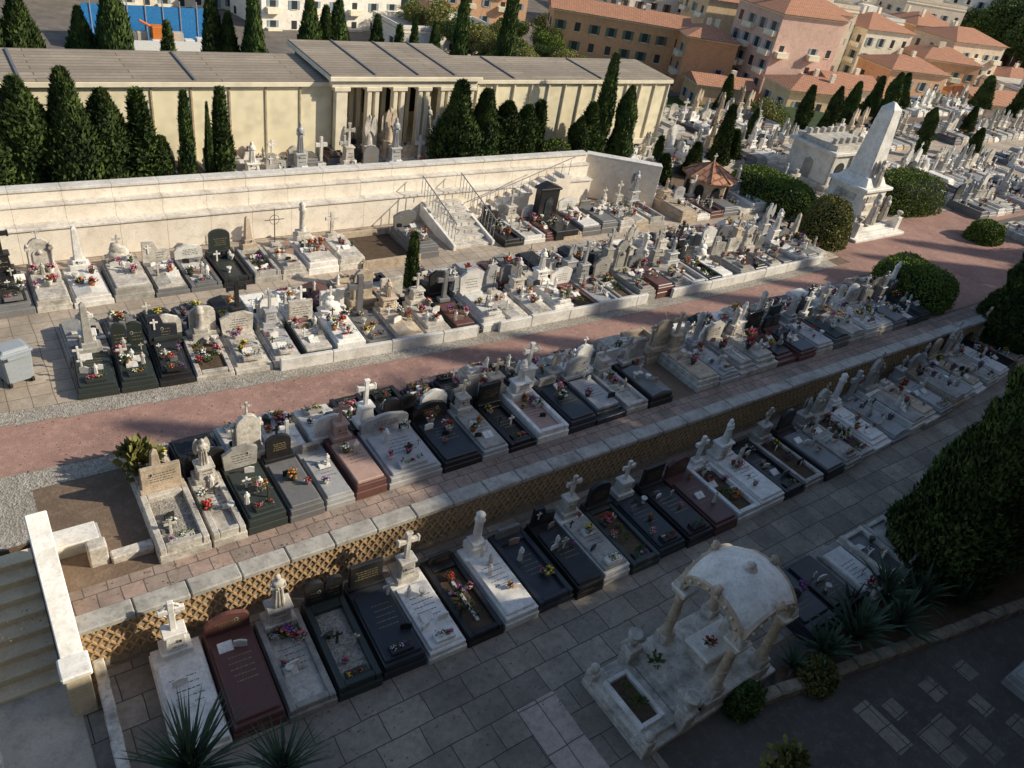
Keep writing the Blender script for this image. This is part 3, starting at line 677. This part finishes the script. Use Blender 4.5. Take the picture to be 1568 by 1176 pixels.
for k in range(8):
    a=(k+.5)*math.pi/4; mb.prism(arc(.45,.6,.85),-.02,.04,'dark_void',cx=cx+1.065*math.cos(a),z0=1.3,cy=cy+1.065*math.sin(a),rot=a+math.pi/2)
    a=k*math.pi/4; mb.tube((cx+1.42*math.cos(a),cy+1.42*math.sin(a),2.46),(cx,cy,3.12),.04,.03,'pot_terracotta',5)
cross(mb,cx,cy,3.1,.45,'aged_marble'); mb.obj('octagonal_chapel')
# ------------------------------------------------------------------ columbarium
mb=MB()
def wing(s0,s1,t0,z0,z1,sp,depth=3.0,deep=.09):
    mb.box((s0+s1)/2,t0+depth/2,z0,s1-s0,depth,z1-z0,'wall_yellow',0)
    mb.box((s0+s1)/2,t0-.06,z0,s1-s0,.12,.28,'pilaster_cream',.01)
    n=int((s1-s0)/sp)
    for i in range(n+1):
        x=s0+(s1-s0)*i/n
        mb.box(x,t0-deep*.35,z0+.28,.07,deep,z1-z0-.36,'pilaster_cream' if deep>.05 else 'wall_joint',.004)  # shallow strips are thin wall joints in their own darker tone
    mb.box((s0+s1)/2,t0-.02,z1-.12,s1-s0,.06,.10,'pilaster_cream',.01)
    mb.box((s0+s1)/2,t0+depth/2-.02,z1-.02,s1-s0+.3,depth+.34,.16,'pilaster_cream',.01,tilt=.06)
    mb.box((s0+s1)/2,t0+depth/2-.02,z1+.14,s1-s0+.26,depth+.28,.05,'roof_felt',.01,tilt=.06)
    x=s0+3
    while x<s1-1: mb.box(x,t0+depth/2-.1,z1+.19,.10,depth+.1,.05,'grey_granite',.01,tilt=.06); x+=5.5
wing(-6,13.4,30.2,1.9,5.42,1.35,3.0,.05)
wing(19.8,33.4,30.9,1.9,5.32,1.0,3.0,.12)
z1=5.7
mb.box(16.6,32.0,1.9,6.6,4.2,.35,'pilaster_cream',.02); mb.box(16.6,34.0,1.9,6.4,.15,3.8,'wall_yellow',0)
xs=[13.6,15.0,16.2,17.4,18.5,19.7]
for t in (29.9,31.6):
    for i,x in enumerate(xs):
        for d in ((-.17,.17) if 0<i<5 else (0,)):
            w_=.2 if 0<i<5 else .5
            mb.box(x+d,t,2.25,w_,.3,z1-.35-2.25,'pilaster_cream',.02)
        mb.box(x,t,z1-.5,.7,.42,.15,'pilaster_cream',.02); mb.box(x,t,2.25,.66,.42,.18,'pilaster_cream',.02)
    mb.box(16.6,t,z1-.35,6.9,.36,.4,'pilaster_cream',.02)
mb.box(16.6,31.9,z1+.05,7.2,4.7,.16,'pilaster_cream',.02,tilt=.05); mb.box(16.6,31.9,z1+.21,7.1,4.6,.05,'roof_felt',.01,tilt=.05)
for x in (15,17,18.8): mb.box(x,31.9,z1+.26,.1,4.5,.05,'grey_granite',.01,tilt=.05)
for i in range(5): mb.box((xs[i]+xs[i+1])/2,33.9,3.0,.5,.12,1.6,'dark_void',0)
mb.obj('columbarium_building')
# ------------------------------------------------------------------ vegetation
def lump(P,sc,seed):
    q=np.random.default_rng(seed); D=q.normal(size=(7,3))*sc; ph=q.uniform(0,6.28,7)
    return sum(np.sin(P@D[i]+ph[i]) for i in range(7))/7
def cypress_mesh(name,H,Rr,nleaf,seed,k=1.0):
    q=np.random.default_rng(seed)
    prof=lambda u: Rr*np.clip(u/.10,0.02,1)**.5*(1-u)**.5*(1-.12*np.cos(u*9+seed))
    nu,na=26,18; U=np.linspace(.03,.97,nu); A=np.linspace(0,2*np.pi,na,endpoint=False); V=[]
    for u in U:
        for a in A:
            p=np.array([[math.cos(a)*2/Rr*.6,math.sin(a)*2/Rr*.6,u*H*1.1]]); r=prof(u)*(.72+.32*lump(p,1.3,seed)[0])
            V.append((r*math.cos(a),r*math.sin(a),u*H))
    Fq=[]
    for j in range(nu-1):
        for i in range(na): Fq.append((j*na+i,j*na+(i+1)%na,(j+1)*na+(i+1)%na,(j+1)*na+i))
    V=np.array(V);Fq=np.array(Fq)
    u=q.uniform(.02,.995,nleaf)**.9; a=q.uniform(0,2*np.pi,nleaf)
    pp_=np.stack([np.cos(a)*2/Rr*.6,np.sin(a)*2/Rr*.6,u*H*1.1],1); l=lump(pp_,1.3,seed)
    r=prof(u)*(.80+.52*l+q.uniform(-.14,.15,nleaf)); r=np.maximum(r,.01)
    C=np.stack([r*np.cos(a),r*np.sin(a),u*H],1)
    out=np.stack([np.cos(a),np.sin(a),np.zeros(nleaf)],1)
    up=np.array([0,0,1.0])+out*q.uniform(.05,.7,nleaf)[:,None]+q.normal(size=(nleaf,3))*.25; up/=np.linalg.norm(up,axis=1)[:,None]
    sd_=np.cross(up,out+q.normal(size=(nleaf,3))*.5); sd_/=np.linalg.norm(sd_,axis=1)[:,None]
    ln=q.uniform(.09,.2,nleaf)[:,None]*k; wd=ln*.28
    LV=np.stack([C-up*ln*.4,C+sd_*wd,C+up*ln,C-sd_*wd],1).reshape(-1,3)
    LF=np.arange(nleaf*4).reshape(-1,4)+len(V)
    tb=[];
    for z in(-.3,.12*H):
        for i in range(6): tb.append((.09*Rr*2*math.cos(i*1.047),.09*Rr*2*math.sin(i*1.047),z))
    T0=len(V)+len(LV); TF=[(T0+i,T0+(i+1)%6,T0+6+(i+1)%6,T0+6+i) for i in range(6)]
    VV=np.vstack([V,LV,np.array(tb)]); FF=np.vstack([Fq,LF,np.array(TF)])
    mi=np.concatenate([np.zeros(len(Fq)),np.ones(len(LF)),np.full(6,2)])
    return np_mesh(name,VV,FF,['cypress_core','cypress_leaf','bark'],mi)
CR=[.62,.5,.95,.42]
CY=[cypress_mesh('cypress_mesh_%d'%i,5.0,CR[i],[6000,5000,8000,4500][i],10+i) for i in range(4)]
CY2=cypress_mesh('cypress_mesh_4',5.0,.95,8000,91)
def cyp(s,t,z0,zt,r,v=None):
    v=(2 if r>.75 else R.choice([0,1,3])) if v is None else v; h=zt-z0
    me=CY2 if (v==2 and R.random()<.5) else CY[v]
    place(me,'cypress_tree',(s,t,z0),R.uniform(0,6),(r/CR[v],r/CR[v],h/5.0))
for (s,z,r) in [(1.0,5.0,1.2),(2.2,6.0,1.2),(3.5,6.3,1.1),(4.6,5.6,1.1),(5.7,5.6,.7),(6.3,4.0,.6),(7.15,5.6,.36),(7.9,5.2,.18),(8.4,5.7,.48),(18.6,5.9,1.3),(19.8,5.6,1.1),(20.5,4.4,.7),(21.2,5.0,1.15),(22.4,4.8,1.0),(23.1,5.0,.6),(25.4,4.3,.8),(26.2,4.9,.75),(27.2,7.1,.62),(28.4,5.7,.85),(.0,5.6,1.2),(-1.3,5.8,1.1)]:
    cyp(s,28.6+R.uniform(-.3,.3),1.9,z,r)
for (s,z,r) in [(1.5,6.7,1.3),(3.5,6.5,1.2),(5.7,6.1,.9),(6.8,7.4,1.1),(11.1,6.6,.95),(12.7,7.4,.95),(11.8,6.1,.7),(15.8,7.0,.95),(17.3,6.9,1.0),(19.2,6.4,.7),(21.2,6.5,.5),(24.3,7.9,.7),(27.2,8.9,.75),(16.6,6.6,.8),(9,5.8,.6),(2.5,6.6,1.0),(20.2,6.1,.5),(22.9,6.1,.6),(-.5,6.4,1.2)]:
    cyp(s,38+R.uniform(-.6,.6),.8,z,r)
for a in [(29.5,26.2,1.2,3.1,.65),(33.1,27.4,1.2,3.1,.65),(36.3,28.4,1.2,4.7,.7),(37.7,28.7,1.2,3.2,.65),(12.0,20.3,1.4,3.5,.3),(30.6,27.8,1.2,3.4,.4),(88,35,-3,4.5,1.8),(84,37,-3,4,1.6),(66,36,0,4.5,1.0),(63.5,36,0,4.2,1.0),(69,37,0,4.2,1.1),(48,30,1.2,3.6,.5),(56,27,1.2,3.4,.5),(60,33,1.2,3.8,.6),(68,30,1.2,3.6,.6),(42,31,1.2,3.6,.5),(46,37,1.2,4.0,.7),(50,33,1.0,4.4,.7),(27.6,30,1.6,4.0,.5),(92,34,-4,4,2),(61.5,26,1.2,3.4,.7),(61.8,30,1.2,3.6,.8),(74,24,1.2,3.8,.9),(61,20,1.2,3.4,.9),(55,34,0,4,.8),(58,34.5,0,4.2,.9)]: cyp(*a)
BIG=cypress_mesh('large_cypress_mesh',8.0,1.5,34000,77,1.0)
for a in [(19.5,4.1,6.6,1.6),(21.2,4.2,8.6,1.8),(24.0,3.8,10.2,1.8),(27.5,3.8,11,1.9),(35.6,10.3,5.2,1.5),(37.6,9.8,7,1.6)]:
    place(BIG,'large_cypress_tree',(a[0],a[1],0),R.uniform(0,6),(a[3]/1.5,a[3]/1.5,a[2]/8))
def blob_leaf(name,fn,n,mat,k,core=None,seed=1):
    q=np.random.default_rng(seed); C,O=fn(q,n)
    C=C+q.normal(size=C.shape)*k*.25
    a=O+q.normal(size=O.shape)*.9; a/=np.linalg.norm(a,axis=1)[:,None]; b=np.cross(a,q.normal(size=O.shape)); b/=np.linalg.norm(b,axis=1)[:,None]
    ln=q.uniform(.5,1.1,len(C))[:,None]*k
    LV=np.stack([C-a*ln*.5,C+b*ln*.4,C+a*ln*.6,C-b*ln*.4],1).reshape(-1,3); LF=np.arange(len(C)*4).reshape(-1,4)
    return LV,LF
def hedge(name,s,t,z,w,d,h,n=9000,mat='hedge_leaf',rot=0,p=4.0,seed=5):
    def fn(q,n):
        D=q.normal(size=(n,3)); D[:,2]=np.abs(D[:,2]); D/=np.linalg.norm(D,axis=1)[:,None]
        r=1/(np.abs(D)**p).sum(1)**(1/p); S=D*r[:,None]; l=lump(S*3,1.5,seed); S=S*(1+.10*l+q.uniform(-.05,.03,n))[:,None]
        return S*np.array([w/2,d/2,h]),D
    LV,LF=blob_leaf(name,fn,n,mat,.10,seed=seed)
    nu,na=10,24;V=[]
    for j in range(nu):
        e=j/(nu-1)*math.pi/2
        for i in range(na):
            a=2*math.pi*i/na; D=np.array([math.cos(a)*math.cos(e),math.sin(a)*math.cos(e),math.sin(e)]); r=.92/(np.abs(D)**p).sum()**(1/p); V.append(D*r*np.array([w/2,d/2,h]))
    V=np.array(V); Fq=np.array([(j*na+i,j*na+(i+1)%na,(j+1)*na+(i+1)%na,(j+1)*na+i) for j in range(nu-1) for i in range(na)])
    me=np_mesh(name,np.vstack([V,LV]),np.vstack([Fq,LF+len(V)]),['cypress_core',mat],np.concatenate([np.zeros(len(Fq)),np.ones(len(LF))]))
    return place(me,name,(s,t,z),rot)
hedge('boxwood_hedge',34.9,23.2,1.2,2.6,4.6,1.5,12000,rot=.15)
hedge('boxwood_hedge',43.8,20.9,1.2,4.6,3.0,1.9,10000,seed=6,rot=-.1)
hedge('boxwood_hedge',32.9,13.6,1.2,2.6,3.2,1.4,10000,seed=7,rot=.1)
hedge('round_shrub',33.6,18.9,1.2,2.3,2.3,2.2,8000,'leaf_dry',p=2.2,seed=8)
hedge('round_shrub',44.5,16.2,1.2,2.2,1.6,1.0,6000,'hedge_leaf',p=3,seed=9)
hedge('round_shrub',48,11.5,1.2,4,3.5,3.2,6000,'leaf_green',p=2.2,seed=10)
hedge('round_shrub',-.9,18.6,1.2,1.0,1.0,.8,3000,'hedge_leaf',p=2.4,seed=11)
hedge('round_shrub',23.9,28.2,2,2.2,1,1.3,3000,'hedge_leaf',p=2.4,seed=12)
def tree_mesh(name,H,Rr,n,mat,seed,squash=.75):
    q=np.random.default_rng(seed); nc=16
    cc=q.normal(size=(nc,3)); cc/=np.linalg.norm(cc,axis=1)[:,None]; cc*=q.uniform(.25,.75,nc)[:,None]; cc=cc*np.array([Rr,Rr,Rr*squash])+np.array([0,0,H-Rr*squash])
    cr=q.uniform(.32,.5,nc)*Rr
    def fn(q2,n):
        idx=q2.integers(0,nc,n); D=q2.normal(size=(n,3)); D/=np.linalg.norm(D,axis=1)[:,None]
        return cc[idx]+D*(cr[idx]*q2.uniform(.75,1.05,n))[:,None]*np.array([1,1,.8]),D
    LV,LF=blob_leaf(name,fn,n,mat,Rr*.085,seed=seed)
    mb=MB(); mb.tube((0,0,-.5),(0,0,H*.55),Rr*.09,Rr*.05,'bark',8)
    for i in range(8): mb.tube((0,0,H*(.35+.02*i)),tuple(cc[i]),Rr*.04,Rr*.012,'bark',5)
    tv=np.array(mb.v); tf=[f for f in mb.f if len(f)==4]
    me=np_mesh(name,np.vstack([LV,tv]),np.vstack([LF,np.array(tf)+len(LV)]),[mat,'bark'],np.concatenate([np.zeros(len(LF)),np.ones(len(tf))]))
    return me
TR=[tree_mesh('tree_mesh_%d'%i,6,2.6,5000,['leaf_green','leaf_dry','hedge_leaf'][i],30+i) for i in range(3)]
# hilltop grove to the right of the viewpoint (its shade falls over the lower terraces)
for i in range(24):
    s=28.5+i*2.9+R.uniform(-.4,.4)
    if i in (0,3,4,10,15): continue
    if i==1: s=32.6
    k=R.uniform(1.5,1.95); place(TR[0],'tree',(s,-5+R.uniform(-1,1),8.9),R.uniform(0,6),(k*.72,k*.72,k))
for i in range(16):
    s=32.5+i*4+R.uniform(-1,1); k=R.uniform(.7,1.0)
    if i not in (1,7): place(TR[0],'tree',(s,-3.2,8.9),R.uniform(0,6),k)
for s,z in ((34,23),(43.2,24.4),(46,23.2),(50.5,24.6),(55,24.2),(59,23.2),(62.5,24.6),(67,23.6),(72,24.2),(78,23.6)): cyp(s,-4.4,8.9,z,1.5,2)
def agave(name,s,t,z,r,n,mat,up=.6,wd=.09,narrow=False):
    mb=MB()
    for i in range(n):
        a=i*2.399+R.uniform(-.2,.2); e=R.uniform(.15,1.3)*up+.1*(i/n); L=r*R.uniform(.75,1.1); d=Vector((math.cos(a),math.sin(a),0)); sd2=Vector((-math.sin(a),math.cos(a),0))
        pts=[]; p=Vector((0,0,.05)); ang=e+.35; seg=5
        for k in range(seg+1):
            q=k/seg; w_=wd*r*(1-q)**.8*(.6+1.4*q if q<.4 else 1.15) ; pts.append((p.copy(),w_)); p=p+(d*math.cos(ang)+Vector((0,0,math.sin(ang))))*L/seg; ang-=.12
        vs=[];fs=[]
        for (c,w_) in pts: vs+= [tuple(c-sd2*w_+Vector((0,0,w_*.35))),tuple(c-Vector((0,0,w_*.3))),tuple(c+sd2*w_+Vector((0,0,w_*.35)))]
        for k in range(seg): b=3*k; fs+= [(b,b+1,b+4,b+3),(b+1,b+2,b+5,b+4)]
        mb.add(vs,fs,mat,True)
    return mb.obj(name,(s,t,z))
agave('agave_plant',15.0,3.7,.2,1.35,52,'agave_leaf',1.0,.07); agave('agave_plant',14.0,3.8,.15,1.0,38,'agave_leaf',1.0,.08); agave('agave_plant',17.6,3.6,.2,1.2,34,'agave_dark',1.2,.07)
agave('agave_plant',18.6,3.0,.2,1.1,34,'agave_dark',1.25,.07); agave('agave_plant',16.3,3.4,.2,1.2,40,'agave_leaf',1.05,.07); agave('agave_plant',13.1,3.95,.1,.6,26,'agave_leaf',1.0)
agave('agave_plant',17.0,4.1,.2,1.1,34,'agave_leaf',1.2,.07); agave('agave_plant',15.7,4.3,.2,.8,30,'agave_dark',1.2,.07)
for (x,y,z,r) in [(1.0,6.5,2.4,1.25),(2.2,6.1,2.0,.95)]:
    o=agave('fan_palm',x,y,z,r,150,'agave_leaf',1.1,.024)
    mb=MB(); mb.tube((0,0,-z),(0,0,.1),.12,.1,'bark',8); t_=mb.obj('trunk',(0,0,0),0,o)
hedge('flowering_shrub',11.4,3.9,0,1.0,.6,.6,1800,'leaf_green',p=2.2,seed=21)
hedge('round_shrub',13.4,3.5,0,1.0,.8,.6,1800,'leaf_dry',p=2.2,seed=22)
sb=MB(); 
for k in range(6): shrub(sb,R.uniform(-.5,.5),R.uniform(-.3,.3),R.uniform(.1,.9),.38,80,'leaf_dry')
sb.obj('twiggy_shrub',(10.2,2.1,.6))
mb=MB()
for i in range(22):
    u=i/21; s=12.0+u*12; t=3.75-u*2.3
    mb.box(s,t,0,.6,.28,R.uniform(.2,.3),'rubble',.04,rot=-.19+R.uniform(-.05,.05))
mb.add([(12,3.7,.14),(24,1.4,.14),(26,4.0,.14),(12.8,4.1,.14)],[(0,1,2,3)],'soil'); mb.obj('planting_bed_wall')
# ------------------------------------------------------------------ stairs lower left
mb=MB()
for i in range(8): mb.box(-1.27,13.3-.32*i-.16,0,2.0,.33,1.2-.15*i,'stair_ochre',.012)
mb.obj('stone_stair')
mb=MB()
mb.box(-.05,11.6,0,.28,2.7,1.68,'stair_ochre',.02,tilt=.42); mb.box(-.05,11.6,1.68,.38,2.8,.09,'white_marble',.02,tilt=.42)
mb.box(-.05,10.1,0,.4,.4,1.15,'stair_ochre',.02); mb.box(-.05,10.1,1.15,.5,.5,.1,'white_marble',.03)
mb.obj('stair_parapet_wall')
mb=MB(); mb.box(0,0,0,.9,.55,.22,'light_granite'); mb.box(0,0,.22,.8,.5,.08,'white_marble'); mb.box(.3,-.6,0,.35,.3,.5,'aged_marble',.03); mb.box(.9,-.7,0,.8,.25,.18,'aged_marble',.03); mb.obj('stone_block_stack',(.5,13.0,1.2))
mb=MB(); 
for i in range(5): mb.box(.25+0.02*i,8.0+i*.6,0,.2,.62,.42,'aged_marble',.02)
mb.box(-2.2,8.2,0,4.2,5.2,.07,'concrete',.02); mb.box(-2.0,7.0,.07,1.2,.25,.9,'white_marble',.04); mb.box(-1.5,8.2,.07,.22,2.6,.5,'white_marble',.04)
for i in range(3): mb.box(-1.5,7.2+i,.57,.34,.34,.3,'white_marble',.03); mb.ball(-1.5,7.2+i,.98,.14,'white_marble',10,7)
mb.obj('low_boundary_wall')
mb=MB(); mb.box(0,0,.12,.62,.5,.8,'plastic_grey',.04,tp=1.12); mb.box(0,0,.92,.76,.62,.06,'plastic_grey',.02); mb.box(0,.0,.98,.66,.52,.07,'plastic_grey',.03,tp=.9); mb.box(0,-.36,.86,.5,.06,.06,'plastic_grey',.01)
for a in(-1,1):
    for b in(-1,1): mb.tube((a*.26-.03,b*.2,.08),(a*.26+.03,b*.2,.08),.09,.09,'rubber',10)
mb.obj('wheeled_bin',(.3,19.3,1.205),.3)
mb=MB(); mb.box(-39,-.98,0,122,.1,12.35,'rubble',0); mb.box(76,-.98,0,108,.1,8.95,'rubble',0); mb.obj('hill_retaining_wall')
# ------------------------------------------------------------------ city
def building(s,t,w,d,floors,rot,wall,roof='hip',sh='shutter_blue',zb=None,name='apartment_building',fh=3.0):
    zb=terr(s,t)-1 if zb is None else zb; H=floors*fh+1.2; mb=MB(); mb.box(0,0,0,w,d,H,wall,0)
    mb.box(0,0,H-.35,w+.25,d+.25,.2,'pilaster_cream',0)
    if roof=='hip':
        o=.6; rh=min(w,d)*.2; a=w/2+o;b=d/2+o; r=max(0.1,a-b) if a>b else 0; q=max(.1,b-a) if b>a else 0
        vs=[(-a,-b,H),(a,-b,H),(a,b,H),(-a,b,H),(-r,-q,H+rh),(r,-q,H+rh),(r,q,H+rh),(-r,q,H+rh)]
        mb.add(vs,[(0,1,5,4),(1,2,6,5),(2,3,7,6),(3,0,4,7),(4,5,6,7),(3,2,1,0)],'roof_tile')
        for k in range(2): mb.box(R.uniform(-w*.25,w*.25),R.uniform(-d*.2,d*.2),H,.7,.5,rh+.8,'pilaster_cream',0)
    elif roof=='gable':
        o=.6; rh=d*.2; a=w/2+o;b=d/2+o
        mb.add([(-a,-b,H),(a,-b,H),(a,b,H),(-a,b,H),(-a,0,H+rh),(a,0,H+rh)],[(0,1,5,4),(2,3,4,5),(0,4,3),(1,2,5),(3,2,1,0)],'roof_tile')
        mb.box(w*.2,0,H,.8,.6,rh+.9,'pilaster_cream',0)
    else:
        mb.box(0,0,H,w,d,.25,'concrete',0)
        for sg in(-1,1): mb.box(0,sg*(d/2-.12),H+.25,w,.22,.6,wall,0); mb.box(sg*(w/2-.12),0,H+.25,.22,d-.5,.6,wall,0)
        mb.box(w*.15,0,H+.25,w*.2,d*.3,1.8,wall,0)
    for (L,nx,ny,dist,side) in ((w,0,-1,d/2,0),(w,0,1,d/2,1),(d,1,0,w/2,2),(d,-1,0,w/2,3)):
        nwin=max(1,int(L/R.uniform(2.6,3.6))); balc=R.random()<.5; blank=R.random()<.25; wh=R.uniform(1.1,1.7)
        for f in range(floors):
            for i in range(nwin):
                if blank and R.random()<.7: continue
                u=-L/2+L*(i+.5)/nwin; z=1.1+f*fh
                def bx(du,wd,hh,z_,pro,mt):
                    if nx==0: mb.box(u+du,ny*(dist+pro/2-.05),z_,wd,pro+.1,hh,mt,0)
                    else: mb.box(nx*(dist+pro/2-.05),u+du,z_,pro+.1,wd,hh,mt,0)
                bx(0,.95,wh,z,.03,'glass'); bx(0,1.15,.1,z-.1,.12,'pilaster_cream')
                if R.random()<.6:
                    bx(-.74,.46,wh,z,.08,sh); bx(.74,.46,wh,z,.08,sh)
                if balc and i%2==0: bx(0,2.4,.12,z-.55,1.0,'pilaster_cream'); bx(0,2.4,.7,z-.4,.9,'pilaster_cream')
    return mb.obj(name,(s,t,zb),rot)
B=building; SB,SG,SW='shutter_blue','shutter_green','shutter_brown'
B(102,110,24,8,3,-.55,'plaster_0','gable',SG); B(112,98,9,9,3,-.5,'plaster_0','hip',SB)
B(124,91,14,12,5,-.2,'plaster_7','hip',SB); B(134,96,12,12,5,-.2,'plaster_1','hip',SW); B(144,102,14,11,5,-.3,'plaster_3','flat')
B(117,78,12,8,2,-.35,'plaster_6','hip',SB); B(129,80,10,8,2,-.3,'plaster_1','gable'); B(107,88,10,6,1,-.4,'plaster_2','gable')
B(152,106,14,12,4,-.2,'plaster_5','hip',SW); B(163,100,13,12,4,-.2,'plaster_3','hip'); B(172,88,14,10,3,-.4,'plaster_0','hip',SG); B(186,92,16,11,4,-.2,'plaster_1','hip'); B(158,84,10,8,2,-.2,'plaster_5','flat')
B(200,84,14,11,2,-.3,'plaster_4','hip'); B(188,76,13,10,2,-.3,'plaster_5','flat'); B(176,112,16,13,4,-.3,'plaster_5','flat',SW); B(146,80,13,9,3,-.3,'plaster_2','hip'); B(160,70,12,9,2,-.3,'plaster_6','gable'); B(175,68,14,9,2,-.2,'plaster_5','hip')
B(233,140,30,14,8,-.6,'plaster_5','flat'); B(246,126,22,14,6,-.6,'plaster_5','flat'); B(215,120,18,12,5,-.4,'plaster_3','flat')
B(190,160,20,14,7,-.3,'plaster_5','flat'); B(160,150,18,14,5,-.3,'plaster_0','hip',SG); B(150,132,16,12,4,-.3,'plaster_1','hip'); B(135,140,18,12,4,-.2,'plaster_5','flat',SW); B(172,132,15,12,5,-.2,'plaster_1','hip'); B(138,118,14,10,4,-.3,'plaster_6','hip'); B(196,108,14,11,4,-.2,'plaster_0','hip'); B(208,140,18,12,7,-.4,'plaster_5','flat')
for i in range(60):
    s=R.uniform(90,420); t=R.uniform(165,420)
    if t<s*.64+14: continue
    B(s,t,R.uniform(12,26),R.uniform(10,15),R.randint(4,8),R.uniform(-.7,.2),R.choice(PL+['plaster_5','plaster_3']),R.choice(['hip','flat','flat']),R.choice([SB,SG,SW]))
for i in range(11):
    s=R.uniform(192,222); t=R.uniform(58,86); B(s,t,R.uniform(10,15),R.uniform(9,12),R.randint(1,2),R.uniform(-.7,.2),R.choice(PL),'hip',R.choice([SB,SG,SW]))
B(74,124,20,10,1,.0,'plaster_5','flat',name='flat_roof_building'); B(58,138,26,12,2,.1,'plaster_5','flat',name='flat_roof_building'); B(30,150,60,12,2,.05,'plaster_3','flat'); B(96,150,22,12,3,-.2,'plaster_2','hip')
strip('sports_court',100,113,14,46,-14.95,'city_ground',40)
mb=MB(); z=-15
mb.box(26,112.5,z,16,.12,2.2,'white_paint',0); mb.box(26.5,118,z+.2,17,.1,5.0,'blue_tarp',0); mb.box(18,115,z+.2,.1,6,3.6,'blue_tarp',0)
for i in range(8): mb.tube((19+i*2.2,117.9,z),(19+i*2.2,117.9,z+6),.08,.08,'steel',6)
mb.obj('construction_site_fence')
mb=MB()
for i in range(9): mb.box(i*1.5,R.uniform(-1,1),0,1.3,1.0,R.uniform(1.5,3.0),R.choice(['crane_orange','grey_granite','white_paint','concrete','limestone']),.05)
mb.tube((6,0,0),(6,0,3),.3,.25,'crane_orange',6); mb.tube((6,0,3),(4.2,0,4),.22,.15,'crane_orange',6); mb.box(6.6,0,1.8,2.2,1.6,1.6,'crane_orange',.1); mb.obj('excavator_and_materials',(20,115.5,z))
def car(s,t,z,rot,mat):
    mb=MB(); pf=[(2.1,.25),(2.15,.7),(1.9,.85),(1.0,.95),(.5,1.4),(-1.2,1.42),(-1.9,.95),(-2.1,.85),(-2.1,.25)]
    mb.prism(pf,-.85,1.7,mat,z0=.05); mb.prism([(.95,.97),(.47,1.33),(-1.15,1.35),(-1.75,.97)],-.87,1.74,'glass',z0=.05)
    for x in(-1.3,1.35):
        for y in(-.8,.8): mb.tube((x,y-.1,.32),(x,y+.1,.32),.33,.33,'rubber',12)
    mb.obj('parked_car',(s,t,z),rot)
for i in range(12): car(48+i*3.1,112+R.uniform(-.3,.3),-14.95,1.57,R.choice(['car_white','glass','plastic_grey','car_white','fl_red']))
for i in range(150):
    s=R.uniform(-5,250); t=R.uniform(72,330)
    if i<45: s=R.uniform(70,92); t=R.uniform(98,130)
    if 10<s<80 and 95<t<128 and i>=45: continue
    if 96<s<205 and 60<t<118: continue
    k=R.uniform(.7,1.4); place(R.choice(TR),'tree',(s,t,terr(s,t)-.5),R.uniform(0,6),k)
for i in range(30): 
    s=R.uniform(30,75); t=R.uniform(46,70); place(R.choice(TR),'tree',(s,t,terr(s,t)-1.0),R.uniform(0,6),R.uniform(.5,.9))
for i in range(20): s=R.uniform(120,200); t=R.uniform(56,64)+(s-98)*.05; place(R.choice(TR),'tree',(s,t,terr(s,t)-.5),R.uniform(0,6),R.uniform(.4,.8))
for i in range(190):
    s=R.uniform(236,380); t=R.uniform(.34,.50)*s; place(TR[0],'tree',(s,t,-15.5+max(0,s-240)*.25),R.uniform(0,6),R.uniform(2.0,3.4))
print('done',len(bpy.data.objects))
